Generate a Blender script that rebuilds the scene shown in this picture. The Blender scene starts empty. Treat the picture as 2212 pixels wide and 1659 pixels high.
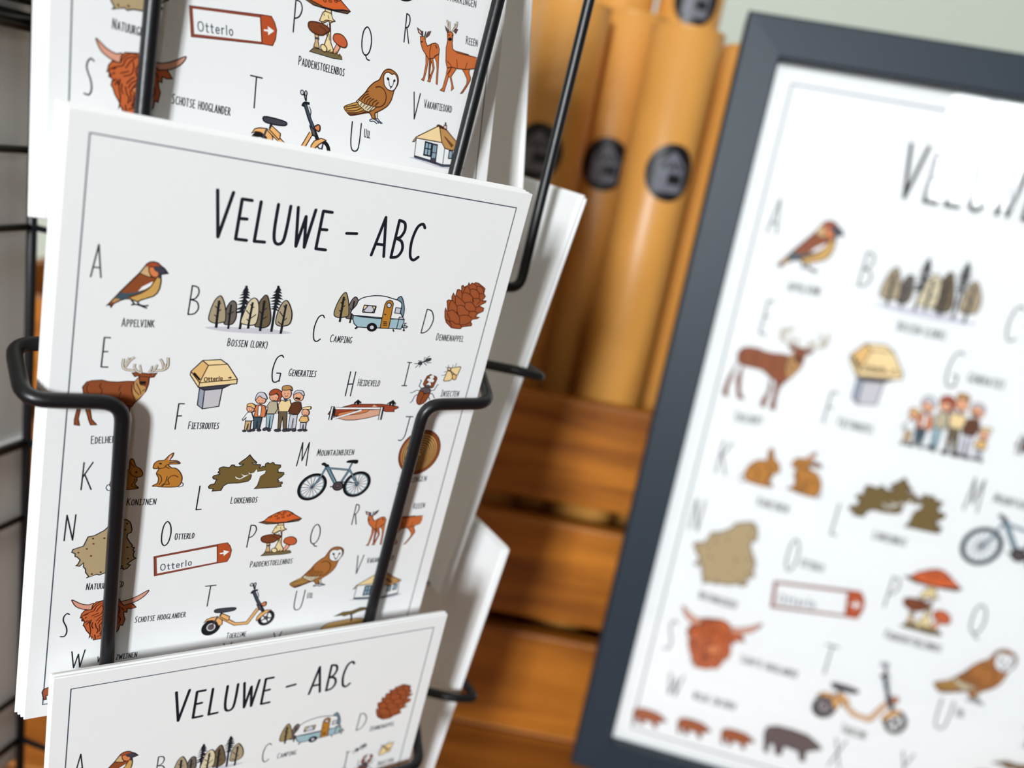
import bpy, bmesh, math, json, random
from mathutils import Vector, Matrix, geometry

# ------------------------------------------------------------------ camera
SC = bpy.context.scene
COL = SC.collection
H = 1.135                                  # lens height above the floor
cam_d = bpy.data.cameras.new('camera')
cam_d.sensor_width = 36.0
cam_d.lens = 36.0 * 1779.9 / 2212.0
cam_d.clip_start = 0.01
cam_d.dof.use_dof = True
cam_d.dof.focus_distance = 0.199
cam_d.dof.aperture_fstop = 8.4
cam = bpy.data.objects.new('camera', cam_d)
COL.objects.link(cam)
cam.matrix_world = Matrix(((0.98234, -0.18711, 0.0, 0), (0.05056, 0.26545, -0.9628, 0), (0.18015, 0.94579, 0.27023, H), (0, 0, 0, 1)))
SC.camera = cam

# ------------------------------------------------------------------ world, window light, exposure
SC.view_settings.view_transform = 'Standard'
SC.view_settings.look = 'None'
SC.view_settings.gamma = 1.0
SC.view_settings.exposure = -0.15
SC.view_settings.use_curve_mapping = False
wld = bpy.data.worlds.new('overcast_sky')
SC.world = wld
wld.use_nodes = True
bg = wld.node_tree.nodes['Background']
bg.inputs[0].default_value = (0.9, 0.95, 1.0, 1)
bg.inputs[1].default_value = 1.0
WALL_Y = -2.40
# x0, x1, z0, z1 of the two windows in the wall behind the camera
WIN = [(-0.75, -0.37, H + 0.36, H + 1.10), (0.52, 0.87, H + 0.63, H + 1.09)]
for i, (x0, x1, z0, z1) in enumerate(WIN):
    nm = ('window_behind_left_offscreen', 'window_behind_right_offscreen')[i]
    ld = bpy.data.lights.new(nm, 'AREA')
    ld.shape = 'RECTANGLE'; ld.size = x1 - x0; ld.size_y = z1 - z0
    ld.energy = (196.0, 10.0)[i]
    ld.color = (0.91, 0.965, 1.0)
    lo = bpy.data.objects.new(nm, ld)
    COL.objects.link(lo)
    lo.location = ((x0 + x1) / 2, WALL_Y - 0.16, (z0 + z1) / 2)
    lo.rotation_euler = (math.pi / 2, 0, 0)       # shines towards +y
    lo.rotation_euler = (-math.pi / 2, 0, math.pi)

# ------------------------------------------------------------------ materials
def lin(c):
    return tuple(((v / 255) / 12.92 if v / 255 <= .04045 else ((v / 255 + .055) / 1.055) ** 2.4) for v in c)
MATS = {}
def mat(name, rgb, rough=.5, spec=.5, noise=None, bump=None, metal=0.0):
    """rgb sRGB 0-255; noise=(scale xyz, second rgb, detail); bump=(scale, strength)"""
    if name in MATS: return MATS[name]
    m = bpy.data.materials.new(name); m.use_nodes = True
    nt = m.node_tree; b = nt.nodes['Principled BSDF']
    b.inputs['Base Color'].default_value = (*lin(rgb), 1)
    b.inputs['Roughness'].default_value = rough
    b.inputs['Specular IOR Level'].default_value = spec
    b.inputs['Metallic'].default_value = metal
    if noise or bump:
        tc = nt.nodes.new('ShaderNodeTexCoord')
    if noise:
        mp = nt.nodes.new('ShaderNodeMapping'); mp.inputs['Scale'].default_value = noise[0]
        nt.links.new(tc.outputs['Object'], mp.inputs['Vector'])
        nz = nt.nodes.new('ShaderNodeTexNoise'); nz.inputs['Scale'].default_value = 1.0
        nz.inputs['Detail'].default_value = noise[2]; nz.inputs['Distortion'].default_value = .4
        nt.links.new(mp.outputs[0], nz.inputs['Vector'])
        rp = nt.nodes.new('ShaderNodeValToRGB')
        rp.color_ramp.elements[0].position = .32; rp.color_ramp.elements[1].position = .68
        rp.color_ramp.elements[0].color = (*lin(noise[1]), 1); rp.color_ramp.elements[1].color = (*lin(rgb), 1)
        nt.links.new(nz.outputs['Fac'], rp.inputs['Fac']); nt.links.new(rp.outputs['Color'], b.inputs['Base Color'])
    if bump:
        n2 = nt.nodes.new('ShaderNodeTexNoise'); n2.inputs['Scale'].default_value = bump[0]; n2.inputs['Detail'].default_value = 4
        nt.links.new(tc.outputs['Object'], n2.inputs['Vector'])
        bp = nt.nodes.new('ShaderNodeBump'); bp.inputs['Strength'].default_value = bump[1]; bp.inputs['Distance'].default_value = .001
        nt.links.new(n2.outputs['Fac'], bp.inputs['Height']); nt.links.new(bp.outputs[0], b.inputs['Normal'])
    MATS[name] = m
    return m
def glass_mat(name, clear=True):
    m = bpy.data.materials.new(name); m.use_nodes = True
    nt = m.node_tree; nt.nodes.remove(nt.nodes['Principled BSDF'])
    out = nt.nodes['Material Output']
    tr = nt.nodes.new('ShaderNodeBsdfTransparent'); gl = nt.nodes.new('ShaderNodeBsdfGlossy'); gl.inputs['Roughness'].default_value = .01
    fr = nt.nodes.new('ShaderNodeFresnel'); fr.inputs['IOR'].default_value = 1.52
    mx = nt.nodes.new('ShaderNodeMixShader')
    nt.links.new(fr.outputs[0], mx.inputs[0]); nt.links.new(tr.outputs[0], mx.inputs[1]); nt.links.new(gl.outputs[0], mx.inputs[2])
    nt.links.new(mx.outputs[0], out.inputs[0])
    return m
INK = dict(ink=(22, 27, 38), dark=(26, 30, 38), black=(18, 18, 22), white=(246, 246, 246), paper=(246, 246, 246), rust=(146, 76, 40), belly=(212, 166, 92), teal=(66, 88, 98),
           tan=(216, 178, 128), cap=(172, 78, 46), cheek=(226, 132, 80), brown=(74, 38, 22), brown2=(100, 58, 34), slate=(66, 64, 76), slate2=(70, 80, 98), tan2=(196, 146, 88), shadow=(212, 210, 220),
           sage=(178, 160, 130), sage2=(112, 102, 92), sage3=(164, 142, 98), sage4=(196, 184, 156), olive=(112, 96, 72), cream=(226, 212, 178), cream2=(246, 224, 170), taupe=(120, 106, 100), taupe2=(98, 84, 86),
           teal2=(116, 148, 164), sky=(166, 196, 206), lgrey=(212, 210, 220), ochre=(190, 128, 44), butter=(250, 220, 164), butter2=(236, 190, 122), cone=(164, 86, 48), cbrown=(84, 30, 18), cbrown2=(122, 74, 34),
           bone=(240, 222, 196), stone=(160, 166, 184), stone2=(206, 202, 208), skin=(244, 178, 142), heath=(162, 70, 44), blush=(226, 172, 144), rabbit=(190, 126, 50), pink=(240, 190, 186), pink2=(240, 170, 140),
           moss=(118, 96, 52), mossg=(122, 106, 74), map=(184, 160, 122), sign=(188, 82, 40), signb=(142, 70, 52), signd=(104, 44, 32), oak=(122, 80, 40), orange=(220, 102, 48), orange2=(206, 98, 58), rust2=(128, 66, 36),
           deer=(208, 112, 60), deer2=(150, 76, 46), horn=(224, 160, 136), cow=(200, 100, 52), gold=(238, 180, 112), gold2=(206, 158, 84), owl=(176, 112, 56), steel=(150, 176, 190))
def ink(n): return mat('print_' + n, INK[n], .55, .3)
M_CARD = mat('card_white', (246, 246, 246), .45, .35)
M_POSTER = mat('poster_paper', (246, 246, 246), .6, .3)
M_WIRE = mat('black_wire', (17, 18, 22), .36, .5, bump=(900, .04))
M_KRAFT = mat('kraft_cardboard', (224, 160, 80), .38, .5, noise=((60, 60, 8), (214, 150, 70), 3))
M_KRAFT_IN = mat('kraft_inside', (222, 170, 112), .7, .2)
M_WOOD = mat('crate_wood', (196, 120, 36), .45, .4, noise=((5, 60, 60), (132, 72, 15), 5), bump=(60, .3))
M_TABLE = mat('table_wood', (190, 118, 44), .5, .4, noise=((4, 70, 70), (140, 80, 24), 5))
M_FRAME = mat('charcoal_frame', (33, 45, 57), .48, .32)
M_STICK = mat('black_sticker', (24, 24, 28), .4, .5)
M_LOGO = mat('sticker_print', (118, 120, 130), .5, .3)
M_WALL = mat('pale_green_wall', (212, 220, 208), .9, .2, noise=((3, 3, 3), (206, 214, 202), 2))
M_WALL2 = mat('plaster_wall', (214, 200, 184), .9, .2)
M_FLOOR = mat('floor_wood', (150, 104, 62), .5, .4, noise=((4, 40, 40), (118, 78, 44), 4))
M_TRIM = mat('white_paint', (226, 226, 222), .5, .4)
M_GLASS = glass_mat('clear_glass')

# ------------------------------------------------------------------ object helpers
def link(o, parent=None):
    COL.objects.link(o)
    if parent: o.parent = parent
    return o
def tag(o, label=None, cat=None, group=None, kind=None):
    if label: o['label'] = label
    if cat: o['category'] = cat
    if group: o['group'] = group
    if kind: o['kind'] = kind
    return o
def empty(name, mtx=None, parent=None):
    o = bpy.data.objects.new(name, None); o.empty_display_size = .02
    link(o, parent)
    if mtx is not None: o.matrix_world = mtx
    return o
def mesh_obj(name, verts, faces, mats, parent=None, idx=None, smooth=False):
    me = bpy.data.meshes.new(name); me.from_pydata(verts, [], faces)
    for m in (mats if isinstance(mats, (list, tuple)) else [mats]): me.materials.append(m)
    if idx: me.polygons.foreach_set('material_index', idx)
    if smooth: me.polygons.foreach_set('use_smooth', [True] * len(me.polygons))
    me.update()
    return link(bpy.data.objects.new(name, me), parent)
def bm_obj(name, bm, m, parent=None, smooth=False):
    me = bpy.data.meshes.new(name); bm.to_mesh(me); bm.free(); me.materials.append(m)
    if smooth: me.polygons.foreach_set('use_smooth', [True] * len(me.polygons))
    return link(bpy.data.objects.new(name, me), parent)
def box_bm(lo, hi, bev=0.0, seg=2):
    bm = bmesh.new(); bmesh.ops.create_cube(bm, size=1)
    for v in bm.verts:
        for k in range(3): v.co[k] = (lo[k] + hi[k]) / 2 + v.co[k] * (hi[k] - lo[k])
    if bev: bmesh.ops.bevel(bm, geom=bm.edges[:], offset=bev, segments=seg, affect='EDGES', profile=.5)
    return bm
def box(name, lo, hi, m, parent=None, bev=0.0): return bm_obj(name, box_bm(lo, hi, bev), m, parent)
def fillet(pts, r, n=6):
    out = [Vector(pts[0])]
    for i in range(1, len(pts) - 1):
        a, b, c = Vector(pts[i - 1]), Vector(pts[i]), Vector(pts[i + 1])
        d1, d2 = (a - b), (c - b); k = min(r, d1.length * .48, d2.length * .48)
        p, q = b + d1.normalized() * k, b + d2.normalized() * k
        for j in range(n + 1):
            t = j / n; out.append(p * (1 - t) ** 2 + b * 2 * t * (1 - t) + q * t * t)
    out.append(Vector(pts[-1])); return out
def tube(name, pts, rad, m, parent=None, bend=0.0, sides=12):
    P = fillet(pts, bend) if bend else [Vector(p) for p in pts]
    verts, faces = [], []
    T = [(P[min(i + 1, len(P) - 1)] - P[max(i - 1, 0)]).normalized() for i in range(len(P))]
    up = Vector((0, 0, 1)) if abs(T[0].z) < .9 else Vector((1, 0, 0))
    N = (up - T[0] * up.dot(T[0])).normalized()
    for i, p in enumerate(P):
        N = (N - T[i] * N.dot(T[i])).normalized(); B = T[i].cross(N)
        for k in range(sides):
            a = 2 * math.pi * k / sides; verts.append(p + (N * math.cos(a) + B * math.sin(a)) * rad)
    for i in range(len(P) - 1):
        for k in range(sides):
            k2 = (k + 1) % sides; faces.append((i * sides + k, i * sides + k2, (i + 1) * sides + k2, (i + 1) * sides + k))
    faces.append(tuple(range(sides))[::-1]); faces.append(tuple((len(P) - 1) * sides + k for k in range(sides)))
    return mesh_obj(name, verts, faces, m, parent, smooth=True)
def lathe(name, prof, m, parent=None, n=40, smooth=True):
    verts, faces = [], []
    for r, z in prof:
        for k in range(n):
            a = 2 * math.pi * k / n; verts.append((r * math.cos(a), r * math.sin(a), z))
    for i in range(len(prof) - 1):
        for k in range(n):
            k2 = (k + 1) % n; faces.append((i * n + k, i * n + k2, (i + 1) * n + k2, (i + 1) * n + k))
    return mesh_obj(name, verts, faces, m, parent, smooth=smooth)

# ------------------------------------------------------------------ the setting
tag(box('floor', (-3, -2.5, -.05), (3, 1.3, 0), M_FLOOR), kind='structure')
tag(box('wall_back', (-3, .98, 0), (3, 1.08, 2.8), M_WALL), kind='structure')
tag(box('wall_left', (-3.1, -2.52, 0), (-3, 1.08, 2.8), M_WALL2), kind='structure')
tag(box('wall_right', (3, -2.52, 0), (3.1, 1.08, 2.8), M_WALL2), kind='structure')
tag(box('ceiling', (-3.1, -2.52, 2.8), (3.1, 1.08, 2.9), M_WALL2), kind='structure')
bm = bmesh.new()
def addbox(bm, lo, hi):
    b2 = box_bm(lo, hi); me = bpy.data.meshes.new('t'); b2.to_mesh(me); b2.free(); bm.from_mesh(me); bpy.data.meshes.remove(me)
(ax0, ax1, az0, az1), (bx0, bx1, bz0, bz1) = WIN
y0, y1 = WALL_Y - .12, WALL_Y
for lo, hi in [((-3, 0), (ax0, 2.8)), ((ax0, 0), (ax1, az0)), ((ax0, az1), (ax1, 2.8)), ((ax1, 0), (bx0, 2.8)), ((bx0, 0), (bx1, bz0)), ((bx0, bz1), (bx1, 2.8)), ((bx1, 0), (3, 2.8))]:
    addbox(bm, (lo[0], y0, lo[1]), (hi[0], y1, hi[1]))
tag(bm_obj('wall_front', bm, M_WALL2), kind='structure')
for i, (x0, x1, z0, z1) in enumerate(WIN):
    w = tag(empty('window_%d' % (i + 1), Matrix.Translation((x0, WALL_Y - .06, z0))), kind='structure')
    wd, hg = x1 - x0, z1 - z0
    for lo, hi in [((0, 0), (.035, hg)), ((wd - .035, 0), (wd, hg)), ((.035, 0), (wd - .035, .035)), ((.035, hg - .035), (wd - .035, hg))]:
        box('window_frame', (lo[0], -.03, lo[1]), (hi[0], .03, hi[1]), M_TRIM, w, .003)
    nc, nr = (2, 1) if i else (2, 2)
    for k in range(1, nc): box('muntin', (wd * k / nc - .007, -.014, .03), (wd * k / nc + .007, .014, hg - .03), M_TRIM, w)
    for k in range(1, nr): box('muntin', (.03, -.012, hg * k / nr - .007), (wd - .03, .012, hg * k / nr + .007), M_TRIM, w)
    for a in range(nc):
        for b in range(nr):
            box('pane', (wd * a / nc + .004, -.002, hg * b / nr + .004), (wd * (a + 1) / nc - .004, .002, hg * (b + 1) / nr - .004), M_GLASS, w)

# ------------------------------------------------------------------ table
TZ = H - .388
tb = tag(empty('table', Matrix.Translation((0, .50, 0))), 'brown wooden table carrying the rack, the crate and the framed print', 'table')
nb = 8; ya, yb = -.45, .44
for k in range(nb):
    box('board', (-.95, ya + (yb - ya) * k / nb + .0015, TZ - .03), (.95, ya + (yb - ya) * (k + 1) / nb - .0015, TZ), M_TABLE, tb, .002)
for sx in (-1, 1):
    for sy in (-1, 1):
        box('leg', (sx * .88 - .03, sy * .38 - .03, 0), (sx * .88 + .03, sy * .38 + .03, TZ - .03), M_TABLE, tb, .003)
for sy in (-1, 1): box('apron', (-.85, sy * .38 - .012, TZ - .11), (.85, sy * .38 + .012, TZ - .03), M_TABLE, tb)

# ------------------------------------------------------------------ crate
CY = .485; CX0, CX1 = -.36, .30
cr = tag(empty('wooden_crate', Matrix.Translation((0, CY, TZ))), 'amber brown slatted wooden crate holding upright cardboard tubes', 'crate')
LEV = [(-.375, -.304), (-.292, -.2215), (-.2077, -.139)]
for j, (za, zb) in enumerate(LEV):
    za, zb = za + H - TZ, zb + H - TZ
    ex = CX1
    box('front_plank', (CX0, 0, za), (ex, .011, zb), M_WOOD, cr, .002)
    box('back_plank', (CX0, .205, za), (ex, .216, zb), M_WOOD, cr, .002)
    box('side_plank', (CX0, .0315, za), (CX0 + .01, .1845, zb), M_WOOD, cr, .001)
    box('side_plank', (ex - .010, .0315, za), (ex, .1845, zb), M_WOOD, cr, .001)
for sx in (CX0 + .012, CX1 - .038):
    for sy in (.0135, .185): box('corner_post', (sx, sy, .0), (sx + .026, sy + .0195, .246), M_WOOD, cr, .001)
box('bottom_panel', (CX0, .0115, 0), (CX1, .2045, .012), M_WOOD, cr)

# ------------------------------------------------------------------ cardboard tubes with round stickers
def cyl_patch(name, polys, R, z0, a0, m, parent):
    """small flat marks (x = arc length, y = height) wrapped on a cylinder of radius R"""
    verts, faces = [], []
    for P in polys:
        tri = P
        for q in tri:
            base = len(verts)
            for x, y in q: a = a0 + x / R; verts.append((R * math.sin(a), -R * math.cos(a), z0 + y))
            faces.append(tuple(range(base, base + len(q))))
    return mesh_obj(name, verts, faces, m, parent, smooth=True)
def disc_quads(rx, ry, n=28, rings=5):
    out = []
    for i in range(rings):
        r0, r1 = i / rings, (i + 1) / rings
        for k in range(n):
            a, b = 2 * math.pi * k / n, 2 * math.pi * (k + 1) / n
            q = [(rx * r1 * math.cos(a), ry * r1 * math.sin(a)), (rx * r1 * math.cos(b), ry * r1 * math.sin(b)), (rx * r0 * math.cos(b), ry * r0 * math.sin(b))]
            if i: q.append((rx * r0 * math.cos(a), ry * r0 * math.sin(a)))
            out.append(q)
    return out
def seg_quads(pts, w, n=6):
    out = []
    for (x0, y0), (x1, y1) in zip(pts[:-1], pts[1:]):
        L = math.hypot(x1 - x0, y1 - y0); nx, ny = -(y1 - y0) / L * w / 2, (x1 - x0) / L * w / 2
        for k in range(n):
            s, t = k / n, (k + 1) / n
            a = (x0 + (x1 - x0) * s, y0 + (y1 - y0) * s); b = (x0 + (x1 - x0) * t, y0 + (y1 - y0) * t)
            out.append([(a[0] - nx, a[1] - ny), (b[0] - nx, b[1] - ny), (b[0] + nx, b[1] + ny), (a[0] + nx, a[1] + ny)])
    return out
def card_tube(x, y, top, R, stick, label, tall=False):
    zb = TZ + .0125
    t = empty('cardboard_tube', Matrix.Translation((x, y, zb)))
    tag(t, label, 'tube', 'cardboard tubes standing in the crate')
    h = H + top - zb
    lathe('tube_wall', [(R - .0022, 0), (R, 0), (R, h - .0006), (R - .0006, h), (R - .0018, h), (R - .0022, h - .0006), (R - .0022, 0)], M_KRAFT, t, 48)
    lathe('tube_rim', [(R - .0034, h - .0015), (R - .0034, h + .0003), (R - .0030, h + .0007), (R - .0004, h + .0007), (R + .00015, h + .0003), (R + .00015, h - .0012)], M_KRAFT, t, 48)
    lathe('end_cap', [(0, h - .004), (R - .0021, h - .004), (R - .0021, h - .006), (0, h - .006)], M_KRAFT_IN, t, 40)
    if stick:
        sz, a0 = stick; z0 = H + sz - zb
        s = cyl_patch('sticker', [disc_quads(.0160, .0170)], R + .0002, z0, a0, M_STICK, t)
        hs = [(-.0082, -.0105), (-.0082, .004), (0, .0115), (.0082, .004), (.0082, -.0105), (-.0082, -.0105)]
        q = seg_quads(hs, .0018) + seg_quads([(-.0082, .001), (.0082, .001)], .0026) + seg_quads([(-.0045, -.0095), (-.0045, .0005)], .0055) + seg_quads([(-.0035, .0025), (0, .0095), (.0035, .0025)], .0022) + seg_quads([(-.001, -.0082), (.0078, -.0082)], .0034)
        l = cyl_patch('house_logo', [q], R + .00035, z0, a0, M_LOGO, s)
    return t
TR = .0222
card_tube(-.0050, .535, .088, TR, (.0010, -.30), 'tall kraft tube half hidden by the wire rack and its leaning black wire')
card_tube(.0330, .574, .094, TR, (.0012, -.02), 'kraft tube set back between two front tubes, its sticker half covered')
card_tube(.0642, .535, .085, TR, (.0032, .26), 'kraft cardboard tube with full round black sticker in view')
card_tube(.1135, .562, .085, TR, (-.009, .05), 'kraft tube mostly hidden behind the dark frame of the poster')
card_tube(.0720, .622, .170, TR, (.116, .05), 'taller kraft tube in the back row behind the fully visible sticker')
card_tube(.0250, .622, .160, TR, None, 'taller plain kraft tube in the back row of the crate')
card_tube(-.0250, .580, .150, TR, None, 'tall kraft tube in the back row behind the rack')

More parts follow.
